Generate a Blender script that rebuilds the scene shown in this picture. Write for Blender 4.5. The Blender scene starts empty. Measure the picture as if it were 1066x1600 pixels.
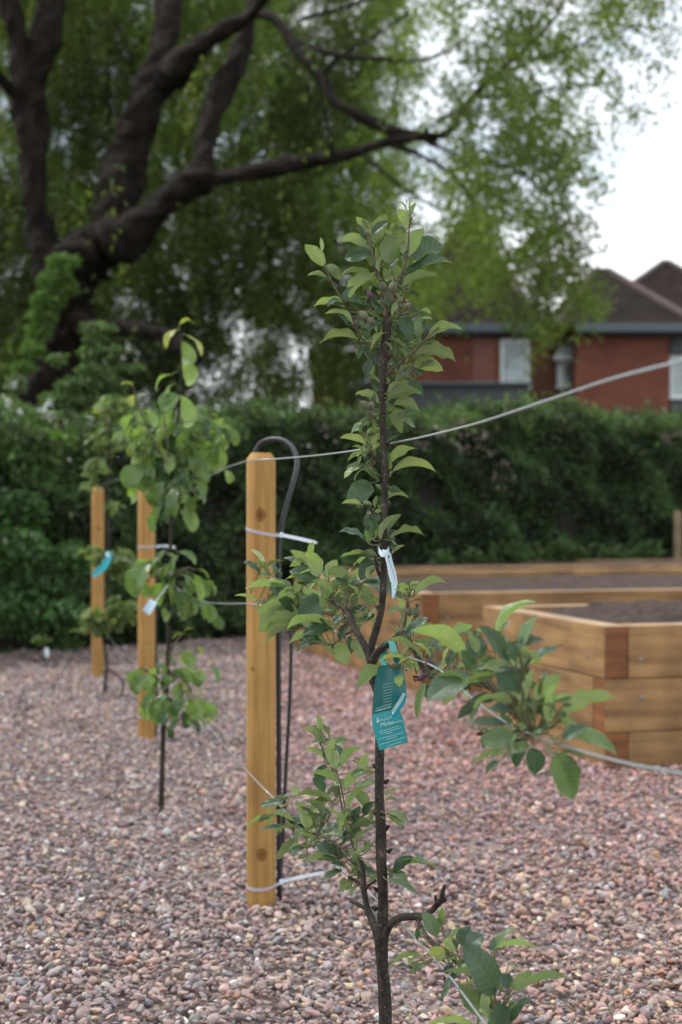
import bpy, math, random
import numpy as np
from mathutils import Vector

# ------------------------------------------------------------------ camera, sky, sun, exposure
S = bpy.context.scene
COL = S.collection
FPX = 2300.0                     # focal length in pixels of the 1066 x 1600 frame
CX, HY, CAMZ = 533.0, 800.0, 1.0
cam_d = bpy.data.cameras.new('camera'); cam = bpy.data.objects.new('camera', cam_d); COL.objects.link(cam)
cam.location = (0, 0, CAMZ); cam.rotation_euler = (math.radians(90), 0, 0)
cam_d.sensor_fit = 'VERTICAL'; cam_d.sensor_height = 36; cam_d.sensor_width = 24
cam_d.lens = 36 * FPX / 1600
cam_d.clip_start = 0.05; cam_d.clip_end = 2000
cam_d.dof.use_dof = True
cam_d.dof.focus_distance = FPX / 935
cam_d.dof.aperture_fstop = 4.4
S.camera = cam
W = bpy.data.worlds.new('World'); S.world = W; W.use_nodes = True
SUN_EL, SUN_AZ = math.radians(58), math.radians(-65)     # azimuth from +Y towards +X
wn, wl = W.node_tree.nodes, W.node_tree.links
wn.clear()
wo = wn.new('ShaderNodeOutputWorld'); wb = wn.new('ShaderNodeBackground'); wb.inputs[1].default_value = 0.1
sk = wn.new('ShaderNodeTexSky'); sk.sky_type = 'NISHITA'; sk.sun_disc = False
sk.sun_elevation = SUN_EL; sk.sun_rotation = SUN_AZ
tc = wn.new('ShaderNodeTexCoord'); nz = wn.new('ShaderNodeTexNoise')
nz.inputs['Scale'].default_value = 3.2; nz.inputs['Detail'].default_value = 5; nz.inputs['Roughness'].default_value = 0.55
mp = wn.new('ShaderNodeMapping'); mp.inputs['Location'].default_value = (0.35, 0.2, 0.6); mp.inputs['Scale'].default_value = (1, 1, 2)
cr = wn.new('ShaderNodeValToRGB')
cr.color_ramp.elements[0].position = 0.40; cr.color_ramp.elements[0].color = (0.42, 0.42, 0.42, 1)
cr.color_ramp.elements[1].position = 0.56; cr.color_ramp.elements[1].color = (1, 1, 1, 1)
mx = wn.new('ShaderNodeMix'); mx.data_type = 'RGBA'
mx.inputs[7].default_value = (9.3, 9.6, 9.9, 1)
wl.new(tc.outputs['Generated'], mp.inputs[0]); wl.new(mp.outputs[0], nz.inputs['Vector'])
wl.new(nz.outputs[0], cr.inputs[0]); sz_ = wn.new('ShaderNodeSeparateXYZ'); wl.new(tc.outputs['Generated'], sz_.inputs[0])
hr = wn.new('ShaderNodeMapRange'); hr.inputs[1].default_value = .17; hr.inputs[2].default_value = .29; hr.inputs[3].default_value = 1.0; hr.inputs[4].default_value = 0.0
wl.new(sz_.outputs[2], hr.inputs[0])
mxx = wn.new('ShaderNodeMath'); mxx.operation = 'MAXIMUM'; wl.new(hr.outputs[0], mxx.inputs[0]); wl.new(cr.outputs[0], mxx.inputs[1]); wl.new(mxx.outputs[0], mx.inputs[0]); wl.new(sk.outputs[0], mx.inputs[6])
wl.new(mx.outputs[2], wb.inputs[0]); wl.new(wb.outputs[0], wo.inputs[0])
sd = bpy.data.lights.new('sun', 'SUN'); sun = bpy.data.objects.new('sun', sd); COL.objects.link(sun)
sd.energy = 1.5; sd.angle = math.radians(12); sd.color = (1, 0.96, 0.9)
dv = Vector((math.sin(SUN_AZ) * math.cos(SUN_EL), math.cos(SUN_AZ) * math.cos(SUN_EL), math.sin(SUN_EL)))
sun.rotation_euler = dv.to_track_quat('Z', 'Y').to_euler(); sun.location = dv * 40
S.view_settings.view_transform = 'Standard'; S.view_settings.look = 'None'
S.view_settings.gamma = 1; S.view_settings.exposure = 0.74
S.cycles.max_bounces = 8; S.cycles.transparent_max_bounces = 8
S.cycles.use_adaptive_sampling = True
try:
    S.cycles.use_denoising = True
except Exception: pass

rng = np.random.default_rng(7); random.seed(7)

# ------------------------------------------------------------------ helpers
def P(px, py, s):
    """A place in the garden seen in direction px, py at scale s (pixels per metre)."""
    return np.array([(px - CX) / s, FPX / s, CAMZ - (py - HY) / s])
def s_row(px):
    """scale on the vertical plane of the espalier wires"""
    u = px - CX
    t = (.206 + u * .0016447) / (.511 + u * .0010716)
    return 1 / (.0016447 - .0010716 * t)
def prop(o, label=None, cat=None, group=None, kind=None):
    if label: o['label'] = label
    if cat: o['category'] = cat
    if group: o['group'] = group
    if kind: o['kind'] = kind
    return o
def empty(name, loc, label, cat, group=None):
    o = bpy.data.objects.new(name, None); COL.objects.link(o); o.location = loc
    o.empty_display_size = 0.05
    return prop(o, label, cat, group)
def mesh(name, v, f, mat, parent=None, smooth=False, attrs=None, uv=None):
    me = bpy.data.meshes.new(name)
    v = np.asarray(v, dtype=np.float64)
    if parent is not None: v = v - np.array(parent_loc(parent))
    if isinstance(f, np.ndarray):
        n, k = f.shape
        me.vertices.add(len(v)); me.vertices.foreach_set('co', v.astype(np.float32).ravel())
        me.loops.add(n * k); me.loops.foreach_set('vertex_index', f.astype(np.int32).ravel())
        me.polygons.add(n); me.polygons.foreach_set('loop_start', np.arange(0, n * k, k, dtype=np.int32))
        me.update(calc_edges=True)
    else:
        me.from_pydata([tuple(a) for a in v], [], f); me.update()
    me.polygons.foreach_set('use_smooth', np.full(len(me.polygons), smooth))
    if attrs:
        for an, arr in attrs.items():
            a = me.color_attributes.new(an, 'FLOAT_COLOR', 'POINT')
            c = np.ones((len(v), 4), np.float32); c[:, :3] = arr; a.data.foreach_set('color', c.ravel())
    if uv is not None:
        l = me.uv_layers.new(name='UVMap')
        vi = np.empty(len(me.loops), np.int32); me.loops.foreach_get('vertex_index', vi)
        l.data.foreach_set('uv', np.asarray(uv, np.float32)[vi].ravel())
    if mat: me.materials.append(mat)
    me.validate()
    o = bpy.data.objects.new(name, me); COL.objects.link(o)
    if parent is not None: o.parent = parent
    return o
def parent_loc(p):
    l = np.zeros(3)
    while p is not None:
        l = l + np.array(p.location); p = p.parent
    return l

class MB:
    """collects pieces of one part"""
    def __init__(s): s.v = []; s.f = []; s.n = 0
    def add(s, v, f):
        s.v.extend([tuple(a) for a in v]); s.f.extend([tuple(i + s.n for i in q) for q in f]); s.n += len(v); return s
    def box(s, c, h, ax=None, bev=0.0):
        """box at c, half sizes h, axes ax, bevelled edges"""
        ax = np.eye(3) if ax is None else np.asarray(ax)
        h = np.asarray(h, float); b = min(bev, h.min() * 0.45)
        if b <= 0:
            pts = [(x, y, z) for x in (-1, 1) for y in (-1, 1) for z in (-1, 1)]
            v = [np.asarray(c) + (np.array(p) * h) @ ax for p in pts]
            return s.add(v, [(0, 1, 3, 2), (4, 6, 7, 5), (0, 4, 5, 1), (2, 3, 7, 6), (0, 2, 6, 4), (1, 5, 7, 3)])
        v = []; idx = {}
        for x in (-1, 1):
            for y in (-1, 1):
                for z in (-1, 1):
                    for k in range(3):
                        q = np.array([x, y, z], float) * h; sg = (x, y, z)
                        for j in range(3):
                            if j != k: q[j] -= sg[j] * b
                        idx[(x, y, z, k)] = len(v); v.append(np.asarray(c) + q @ ax)
        f = []
        for k in range(3):
            i, j = (k + 1) % 3, (k + 2) % 3
            for sg in (-1, 1):
                loop = []
                for a, d in ((-1, -1), (1, -1), (1, 1), (-1, 1)):
                    t = [0, 0, 0]; t[k] = sg; t[i] = a; t[j] = d; loop.append(idx[(*t, k)])
                f.append(tuple(loop if sg > 0 else loop[::-1]))
                # edges
            for a in (-1, 1):
                for d in (-1, 1):
                    t0 = [0, 0, 0]; t1 = [0, 0, 0]; t0[i] = t1[i] = a; t0[j] = t1[j] = d; t0[k] = -1; t1[k] = 1
                    q = (idx[(*t0, i)], idx[(*t1, i)], idx[(*t1, j)], idx[(*t0, j)])
                    f.append(q if a * d > 0 else q[::-1])
        for x in (-1, 1):
            for y in (-1, 1):
                for z in (-1, 1):
                    q = tuple(idx[(x, y, z, k)] for k in range(3)); f.append(q if x * y * z > 0 else q[::-1])
        return s.add(v, f)
    def build(s, name, mat, parent=None, smooth=False):
        return mesh(name, np.array(s.v), s.f, mat, parent, smooth)

def spline(pts, n):
    """Catmull-Rom through rows of pts (any number of columns)"""
    p = np.asarray(pts, float)
    if len(p) == 2: return p[0] + (p[1] - p[0]) * np.linspace(0, 1, n)[:, None]
    q = np.vstack([2 * p[0] - p[1], p, 2 * p[-1] - p[-2]])
    out = []
    m = len(p) - 1
    for t in np.linspace(0, m - 1e-9, n):
        i = int(t); u = t - i; a, b, c, d = q[i], q[i + 1], q[i + 2], q[i + 3]
        out.append(0.5 * ((2 * b) + (-a + c) * u + (2 * a - 5 * b + 4 * c - d) * u * u + (-a + 3 * b - 3 * c + d) * u ** 3))
    return np.array(out)
def tube(path, rad, seg=10, lump=0.0, seed=0, caps=True):
    """closed tube of radius rad (per point) along path -> v, f"""
    path = np.asarray(path, float); n = len(path); rad = np.broadcast_to(rad, (n,))
    r = np.random.default_rng(seed)
    t = np.gradient(path, axis=0); t /= np.linalg.norm(t, axis=1)[:, None] + 1e-12
    ref = np.array([0, 1, 0]) if abs(t[0][1]) < 0.8 else np.array([1, 0, 0])
    u = np.cross(t[0], ref); u /= np.linalg.norm(u)
    v = []; f = []
    ph = r.uniform(0, 6.28, 6)
    for i in range(n):
        u = u - t[i] * np.dot(u, t[i]); u /= np.linalg.norm(u); w = np.cross(t[i], u)
        for k in range(seg):
            a = 2 * math.pi * k / seg
            m = 1 + lump * (0.5 * math.sin(a * 2 + ph[0] + i * .35) + 0.4 * math.sin(a * 3 + ph[1] - i * .5) + r.uniform(-.5, .5)) if lump else 1
            v.append(path[i] + (u * math.cos(a) + w * math.sin(a)) * rad[i] * m)
    for i in range(n - 1):
        for k in range(seg):
            a, b = i * seg + k, i * seg + (k + 1) % seg
            f.append((a, b, b + seg, a + seg))
    if caps:
        f.append(tuple(range(seg))[::-1]); f.append(tuple(range((n - 1) * seg, n * seg)))
    return v, f
def limb(pts, n=24, seg=10, lump=0.0, seed=0):
    """pts rows (px, py, s, width_px)"""
    q = spline(pts, n)
    path = np.array([P(a, b, c) for a, b, c, d in q]); rad = np.abs(q[:, 3]) / q[:, 2] / 2
    return tube(path, rad, seg, lump, seed)

# ------------------------------------------------------------------ materials
def newmat(name):
    m = bpy.data.materials.new(name); m.use_nodes = True
    nt = m.node_tree; b = nt.nodes['Principled BSDF']
    return m, nt, b
def N(nt, t, **kw):
    n = nt.nodes.new(t)
    for k, v in kw.items():
        if k.startswith('i_'):
            key = k[2:]; n.inputs[int(key) if key.isdigit() else key.replace('_', ' ')].default_value = v
        else: setattr(n, k, v)
    return n
def ramp(nt, src, stops):
    r = N(nt, 'ShaderNodeValToRGB'); e = r.color_ramp.elements
    while len(e) < len(stops): e.new(0.5)
    for a, (p, c) in zip(e, stops): a.position = p; a.color = (*c, 1)
    nt.links.new(src, r.inputs[0]); return r
def bump(nt, b, src, st, dist=0.01):
    n = N(nt, 'ShaderNodeBump', i_Strength=st, i_Distance=dist)
    nt.links.new(src, n.inputs['Height']); nt.links.new(n.outputs[0], b.inputs['Normal'])
def plain(name, col, rough=0.6, metal=0.0, var=0.12, scale=40.0, bmp=0.1, spec=0.5):
    m, nt, b = newmat(name)
    tc = N(nt, 'ShaderNodeTexCoord'); nz = N(nt, 'ShaderNodeTexNoise', i_Scale=scale, i_Detail=5.0)
    nt.links.new(tc.outputs['Object'], nz.inputs['Vector'])
    c = np.array(col)
    r = ramp(nt, nz.outputs[0], [(0.3, c * (1 - var)), (0.7, np.minimum(c * (1 + var), 1))])
    nt.links.new(r.outputs[0], b.inputs['Base Color'])
    b.inputs['Roughness'].default_value = rough; b.inputs['Metallic'].default_value = metal
    b.inputs['Specular IOR Level'].default_value = spec
    if bmp: bump(nt, b, nz.outputs[0], bmp, 0.003)
    return m
def wood(name, light, dark, grain=(60, 60, 3), knots=(), stain=0.35):
    """timber: long grain along the object's local z or x given by grain scale, knots as (x, y, z, r)"""
    m, nt, b = newmat(name); L = nt.links.new
    tc = N(nt, 'ShaderNodeTexCoord')
    mp = N(nt, 'ShaderNodeMapping'); mp.inputs['Scale'].default_value = grain
    L(tc.outputs['Object'], mp.inputs[0])
    nz = N(nt, 'ShaderNodeTexNoise', i_Scale=1.0, i_Detail=6.0, i_Roughness=0.6, i_Distortion=0.4)
    L(mp.outputs[0], nz.inputs['Vector'])
    r = ramp(nt, nz.outputs[0], [(0.32, dark), (0.48, [(a + b_) / 2 for a, b_ in zip(light, dark)]), (0.62, light)])
    big = N(nt, 'ShaderNodeTexNoise', i_Scale=5.0, i_Detail=3.0); L(tc.outputs['Object'], big.inputs['Vector'])
    br = ramp(nt, big.outputs[0], [(0.35, (1 - stain, 1 - stain, 1 - stain * .8)), (0.6, (1, 1, 1))])
    mul = N(nt, 'ShaderNodeMix', data_type='RGBA', blend_type='MULTIPLY', i_0=1.0)
    L(r.outputs[0], mul.inputs[6]); L(br.outputs[0], mul.inputs[7])
    ck = N(nt, 'ShaderNodeMapping'); ck.inputs['Scale'].default_value = tuple(g * (2.4 if g > 10 else .55) for g in grain); L(tc.outputs['Object'], ck.inputs[0])
    cn = N(nt, 'ShaderNodeTexNoise', i_Scale=1.0, i_Detail=2.0); L(ck.outputs[0], cn.inputs['Vector'])
    cc = ramp(nt, cn.outputs[0], [(.285, (.35, .3, .27)), (.33, (1, 1, 1))])
    mc = N(nt, 'ShaderNodeMix', data_type='RGBA', blend_type='MULTIPLY', i_0=1.0); L(mul.outputs[2], mc.inputs[6]); L(cc.outputs[0], mc.inputs[7])
    out = mc.outputs[2]
    for (x, y, z, rr) in knots:
        sub = N(nt, 'ShaderNodeVectorMath', operation='SUBTRACT'); sub.inputs[1].default_value = (x, y, z)
        L(tc.outputs['Object'], sub.inputs[0])
        sc = N(nt, 'ShaderNodeVectorMath', operation='MULTIPLY'); sc.inputs[1].default_value = (1 / rr, .35 / rr, .72 / rr)
        L(sub.outputs[0], sc.inputs[0])
        ln = N(nt, 'ShaderNodeVectorMath', operation='LENGTH'); L(sc.outputs[0], ln.inputs[0])
        ad = N(nt, 'ShaderNodeMath', operation='MULTIPLY_ADD'); ad.inputs[1].default_value = 0.5
        L(nz.outputs[0], ad.inputs[0]); L(ln.outputs['Value'], ad.inputs[2])
        kr = ramp(nt, ad.outputs[0], [(0.35, (.28, .2, .14)), (0.55, (.6, .5, .42)), (0.75, (.5, .4, .33)), (0.9, (.85, .8, .75)), (1.0, (1, 1, 1))])
        m2 = N(nt, 'ShaderNodeMix', data_type='RGBA', blend_type='MULTIPLY', i_0=1.0)
        L(out, m2.inputs[6]); L(kr.outputs[0], m2.inputs[7]); out = m2.outputs[2]
    L(out, b.inputs['Base Color']); b.inputs['Roughness'].default_value = 0.75
    b.inputs['Specular IOR Level'].default_value = 0.25
    bump(nt, b, nz.outputs[0], 0.35, 0.002)
    return m
def bark(name, a, c, scale, specks=0.0, st=0.8, dist=0.01, stretch=(1, 1, .3), third=None):
    m, nt, b = newmat(name); L = nt.links.new
    tc = N(nt, 'ShaderNodeTexCoord'); mp = N(nt, 'ShaderNodeMapping'); mp.inputs['Scale'].default_value = stretch
    L(tc.outputs['Object'], mp.inputs[0])
    nz = N(nt, 'ShaderNodeTexNoise', i_Scale=scale, i_Detail=7.0, i_Roughness=0.65); L(mp.outputs[0], nz.inputs['Vector'])
    st_ = [(0.35, a), (0.62, c)]
    if third: st_.append((0.72, third))
    r = ramp(nt, nz.outputs[0], st_); out = r.outputs[0]
    if specks:
        vo = N(nt, 'ShaderNodeTexVoronoi', i_Scale=specks); vo.inputs['Randomness'].default_value = 1
        L(tc.outputs['Object'], vo.inputs['Vector'])
        k = ramp(nt, vo.outputs['Distance'], [(0.13, (1, 1, 1)), (0.22, (0, 0, 0))])
        n2 = N(nt, 'ShaderNodeTexNoise', i_Scale=specks * .12); L(tc.outputs['Object'], n2.inputs['Vector'])
        k2 = ramp(nt, n2.outputs[0], [(0.42, (0, 0, 0)), (0.52, (1, 1, 1))])
        mm = N(nt, 'ShaderNodeMath', operation='MULTIPLY'); L(k.outputs[0], mm.inputs[0]); L(k2.outputs[0], mm.inputs[1])
        mx = N(nt, 'ShaderNodeMix', data_type='RGBA'); L(mm.outputs[0], mx.inputs[0]); L(out, mx.inputs[6])
        mx.inputs[7].default_value = (.24, .21, .165, 1); out = mx.outputs[2]
    L(out, b.inputs['Base Color']); b.inputs['Roughness'].default_value = 0.8
    b.inputs['Specular IOR Level'].default_value = 0.25
    bump(nt, b, nz.outputs[0], st, dist)
    return m
def leafmat(name, under=(.21, .27, .12), umix=0.55, trans=0.3, veins=True, rough=0.42, tcol=1.5, spec=0.4):
    """leaf: colour from the point attribute 'tint', paler underside, light passing through"""
    m, nt, b = newmat(name); L = nt.links.new
    at = N(nt, 'ShaderNodeAttribute', attribute_name='tint')
    geo = N(nt, 'ShaderNodeNewGeometry')
    base = at.outputs['Color']
    tn = N(nt, 'ShaderNodeTexCoord'); bn = N(nt, 'ShaderNodeTexNoise', i_Scale=45.0, i_Detail=4.0); L(tn.outputs['Object'], bn.inputs['Vector'])
    bl = ramp(nt, bn.outputs[0], [(.32, (.80, .84, .82)), (.55, (1, 1, 1)), (.72, (1.18, 1.1, .95))])
    b0 = N(nt, 'ShaderNodeMix', data_type='RGBA', blend_type='MULTIPLY', i_0=1.0); L(base, b0.inputs[6]); L(bl.outputs[0], b0.inputs[7]); base = b0.outputs[2]
    if veins:
        fn = N(nt, 'ShaderNodeTexNoise', i_Scale=420.0, i_Detail=1.0); L(tn.outputs['Object'], fn.inputs['Vector'])
        fk = ramp(nt, fn.outputs[0], [(.70, (0, 0, 0)), (.76, (1, 1, 1))])
        f2 = N(nt, 'ShaderNodeMath', operation='MULTIPLY'); f2.inputs[1].default_value = .5; L(fk.outputs[0], f2.inputs[0])
        b1 = N(nt, 'ShaderNodeMix', data_type='RGBA'); L(f2.outputs[0], b1.inputs[0]); L(base, b1.inputs[6]); b1.inputs[7].default_value = (.22, .17, .08, 1); base = b1.outputs[2]
    if veins:
        uv = N(nt, 'ShaderNodeUVMap'); sx = N(nt, 'ShaderNodeSeparateXYZ'); L(uv.outputs[0], sx.inputs[0])
        ab = N(nt, 'ShaderNodeMath', operation='ABSOLUTE'); L(sx.outputs[1], ab.inputs[0])
        # side veins sweep forward from the midrib
        m1 = N(nt, 'ShaderNodeMath', operation='MULTIPLY_ADD'); m1.inputs[1].default_value = -0.16; L(ab.outputs[0], m1.inputs[0]); L(sx.outputs[0], m1.inputs[2])
        m2 = N(nt, 'ShaderNodeMath', operation='MULTIPLY'); m2.inputs[1].default_value = 50.0; L(m1.outputs[0], m2.inputs[0])
        sn = N(nt, 'ShaderNodeMath', operation='SINE'); L(m2.outputs[0], sn.inputs[0])
        vr = ramp(nt, sn.outputs[0], [(0.0, (0, 0, 0)), (0.86, (0, 0, 0)), (1.0, (1, 1, 1))])
        mr = ramp(nt, ab.outputs[0], [(0.0, (1, 1, 1)), (0.07, (0, 0, 0))])
        mxm = N(nt, 'ShaderNodeMath', operation='MAXIMUM'); L(vr.outputs[0], mxm.inputs[0]); L(mr.outputs[0], mxm.inputs[1])
        sc = N(nt, 'ShaderNodeMath', operation='MULTIPLY'); sc.inputs[1].default_value = 0.2; L(mxm.outputs[0], sc.inputs[0])
        vm = N(nt, 'ShaderNodeMix', data_type='RGBA'); L(sc.outputs[0], vm.inputs[0]); L(base, vm.inputs[6]); vm.inputs[7].default_value = (.26, .33, .17, 1)
        base = vm.outputs[2]
        tcn = N(nt, 'ShaderNodeTexCoord'); nn = N(nt, 'ShaderNodeTexNoise', i_Scale=180.0, i_Detail=3.0); L(tcn.outputs['Object'], nn.inputs['Vector'])
        ad = N(nt, 'ShaderNodeMath', operation='MULTIPLY_ADD'); ad.inputs[1].default_value = -0.35; L(mxm.outputs[0], ad.inputs[0]); L(nn.outputs[0], ad.inputs[2])
        bump(nt, b, ad.outputs[0], 0.5, 0.0012)
    um = N(nt, 'ShaderNodeMix', data_type='RGBA', i_0=umix); L(base, um.inputs[6]); um.inputs[7].default_value = (*under, 1)
    fm = N(nt, 'ShaderNodeMix', data_type='RGBA'); L(geo.outputs['Backfacing'], fm.inputs[0]); L(base, fm.inputs[6]); L(um.outputs[2], fm.inputs[7])
    L(fm.outputs[2], b.inputs['Base Color'])
    rr = N(nt, 'ShaderNodeMath', operation='MULTIPLY_ADD'); rr.inputs[1].default_value = 0.35; rr.inputs[2].default_value = rough
    L(geo.outputs['Backfacing'], rr.inputs[0]); L(rr.outputs[0], b.inputs['Roughness'])
    b.inputs['Specular IOR Level'].default_value = spec
    tr = N(nt, 'ShaderNodeBsdfTranslucent')
    tm = N(nt, 'ShaderNodeMix', data_type='RGBA', blend_type='MULTIPLY', i_0=1.0); L(base, tm.inputs[6]); tm.inputs[7].default_value = (tcol * 1.1, tcol * 1.25, tcol * .55, 1)
    L(tm.outputs[2], tr.inputs[0])
    ms = N(nt, 'ShaderNodeMixShader', i_0=trans)
    L(b.outputs[0], ms.inputs[1]); L(tr.outputs[0], ms.inputs[2]); L(ms.outputs[0], nt.nodes['Material Output'].inputs[0])
    return m

def unit(a): return a / (np.linalg.norm(a, axis=-1, keepdims=True) + 1e-12)
def leafcloud(name, base, dirs, nrm, length, width, tint, mat, parent=None, fold=0.35):
    """many small folded leaves, one mesh"""
    n = len(base); d = unit(dirs); nr = nrm - d * np.sum(nrm * d, 1, keepdims=True); nr = unit(nr); sd_ = np.cross(d, nr)
    length = np.broadcast_to(length, (n,))[:, None]; width = np.broadcast_to(width, (n,))[:, None]
    tip = base + d * length - nr * length * .12
    mid = base + d * length * .45
    a = mid + sd_ * width * .5 + nr * width * fold; b = mid - sd_ * width * .5 + nr * width * fold
    v = np.stack([base, a, tip, b], 1).reshape(-1, 3)
    i = np.arange(n)[:, None] * 4
    f = np.concatenate([i + np.array([[0, 1, 2]]), i + np.array([[0, 2, 3]])], 1).reshape(-1, 3)
    return mesh(name, v, f, mat, parent, False, {'tint': np.repeat(tint, 4, 0)})
def rand_dirs(n, r=rng): return unit(r.normal(size=(n, 3)))

# ------------------------------------------------------------------ ground
def ground_mat():
    m, nt, b = newmat('gravel_bed'); L = nt.links.new
    tc = N(nt, 'ShaderNodeTexCoord'); vo = N(nt, 'ShaderNodeTexVoronoi', i_Scale=42.0)
    L(tc.outputs['Object'], vo.inputs['Vector'])
    sp = N(nt, 'ShaderNodeSeparateXYZ'); L(vo.outputs['Color'], sp.inputs[0])
    r = ramp(nt, sp.outputs[0], [(0.0, (.12, .095, .09)), (0.3, (.20, .155, .15)), (0.6, (.29, .22, .205)), (0.85, (.27, .21, .17)), (1.0, (.36, .33, .31))])
    far = N(nt, 'ShaderNodeSeparateXYZ'); L(tc.outputs['Object'], far.inputs[0])
    g = ramp(nt, far.outputs[1], [(0.0, (0, 0, 0)), (1.0, (1, 1, 1))]); 
    mr = N(nt, 'ShaderNodeMapRange'); mr.inputs[1].default_value = 14.5; mr.inputs[2].default_value = 15.5; L(far.outputs[1], mr.inputs[0])
    nz = N(nt, 'ShaderNodeTexNoise', i_Scale=2.0, i_Detail=6.0); L(tc.outputs['Object'], nz.inputs['Vector'])
    gr = ramp(nt, nz.outputs[0], [(0.35, (.03, .05, .015)), (0.65, (.06, .09, .03))])
    mx = N(nt, 'ShaderNodeMix', data_type='RGBA'); L(mr.outputs[0], mx.inputs[0]); L(r.outputs[0], mx.inputs[6]); L(gr.outputs[0], mx.inputs[7])
    L(mx.outputs[2], b.inputs['Base Color']); b.inputs['Roughness'].default_value = .9
    bump(nt, b, vo.outputs['Distance'], 1.0, 0.02)
    return m
gm = ground_mat()
xs = np.concatenate([[-600, -100, -30], np.linspace(-12, 12, 25), [30, 100, 600]]); ys = np.concatenate([[-300, -40], np.linspace(-4, 20, 25), [40, 100, 900]])
gv = [(x, y, -0.016) for y in ys for x in xs]; nx = len(xs)
gf = [(j * nx + i, j * nx + i + 1, (j + 1) * nx + i + 1, (j + 1) * nx + i) for j in range(len(ys) - 1) for i in range(nx - 1)]
prop(mesh('ground', gv, gf, gm), kind='structure')

# bed outlines used to keep stones out of the soil
UV_ = np.array([-.274, .962]); VV_ = np.array([.962, .274])
BED1 = (P(945, 978, 400)[:2], 1.30, 1.9)      # corner, length back, length across
BED2 = (P(658, 927, 285)[:2], 2.85, 3.6)
def in_bed(x, y, bed, m=0.0):
    c, lu, lv = bed; q = np.stack([x - c[0], y - c[1]], -1); a = q @ UV_; d = q @ VV_
    return (a > m) & (a < lu - m) & (d > m) & (d < lv - m)

# ------------------------------------------------------------------ gravel stones
def pebble_variants(n):
    c = bpy.data.collections.new('pebble_shapes'); out = []
    import bmesh
    for k in range(n):
        bm = bmesh.new(); bmesh.ops.create_icosphere(bm, subdivisions=2, radius=0.5)
        r = np.random.default_rng(100 + k); sc = np.array([1, r.uniform(.62, .9), r.uniform(.34, .58)])
        dirs = unit(r.normal(size=(11, 3))); off = r.uniform(.17, .38, 11)
        for v in bm.verts:
            p = np.array(v.co)
            for d, o_ in zip(dirs, off):
                h = np.dot(p, d)
                if h > o_: p = p - d * (h - o_) * .97
            v.co = p * sc
        for f in bm.faces: f.smooth = True
        me = bpy.data.meshes.new('pebble'); bm.to_mesh(me); bm.free(); me.materials.append(stone_mat)
        o = bpy.data.objects.new('pebble', me); c.objects.link(o); out.append(o)
    return c
stone_mat, nt, b = newmat('river_stone')
at = N(nt, 'ShaderNodeAttribute', attribute_name='col', attribute_type='INSTANCER')
tcn = N(nt, 'ShaderNodeTexCoord'); nz_ = N(nt, 'ShaderNodeTexNoise', i_Scale=4.0, i_Detail=6.0, i_Roughness=.7)
nt.links.new(tcn.outputs['Object'], nz_.inputs['Vector'])
rr = ramp(nt, nz_.outputs[0], [(0.3, (.72, .7, .7)), (0.7, (1.2, 1.2, 1.18))])
mm = N(nt, 'ShaderNodeMix', data_type='RGBA', blend_type='MULTIPLY', i_0=1.0)
nt.links.new(at.outputs['Color'], mm.inputs[6]); nt.links.new(rr.outputs[0], mm.inputs[7])
nt.links.new(mm.outputs[2], b.inputs['Base Color']); b.inputs['Roughness'].default_value = .62; b.inputs['Specular IOR Level'].default_value = .35
bump(nt, b, nz_.outputs[0], .25, .003)

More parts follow.
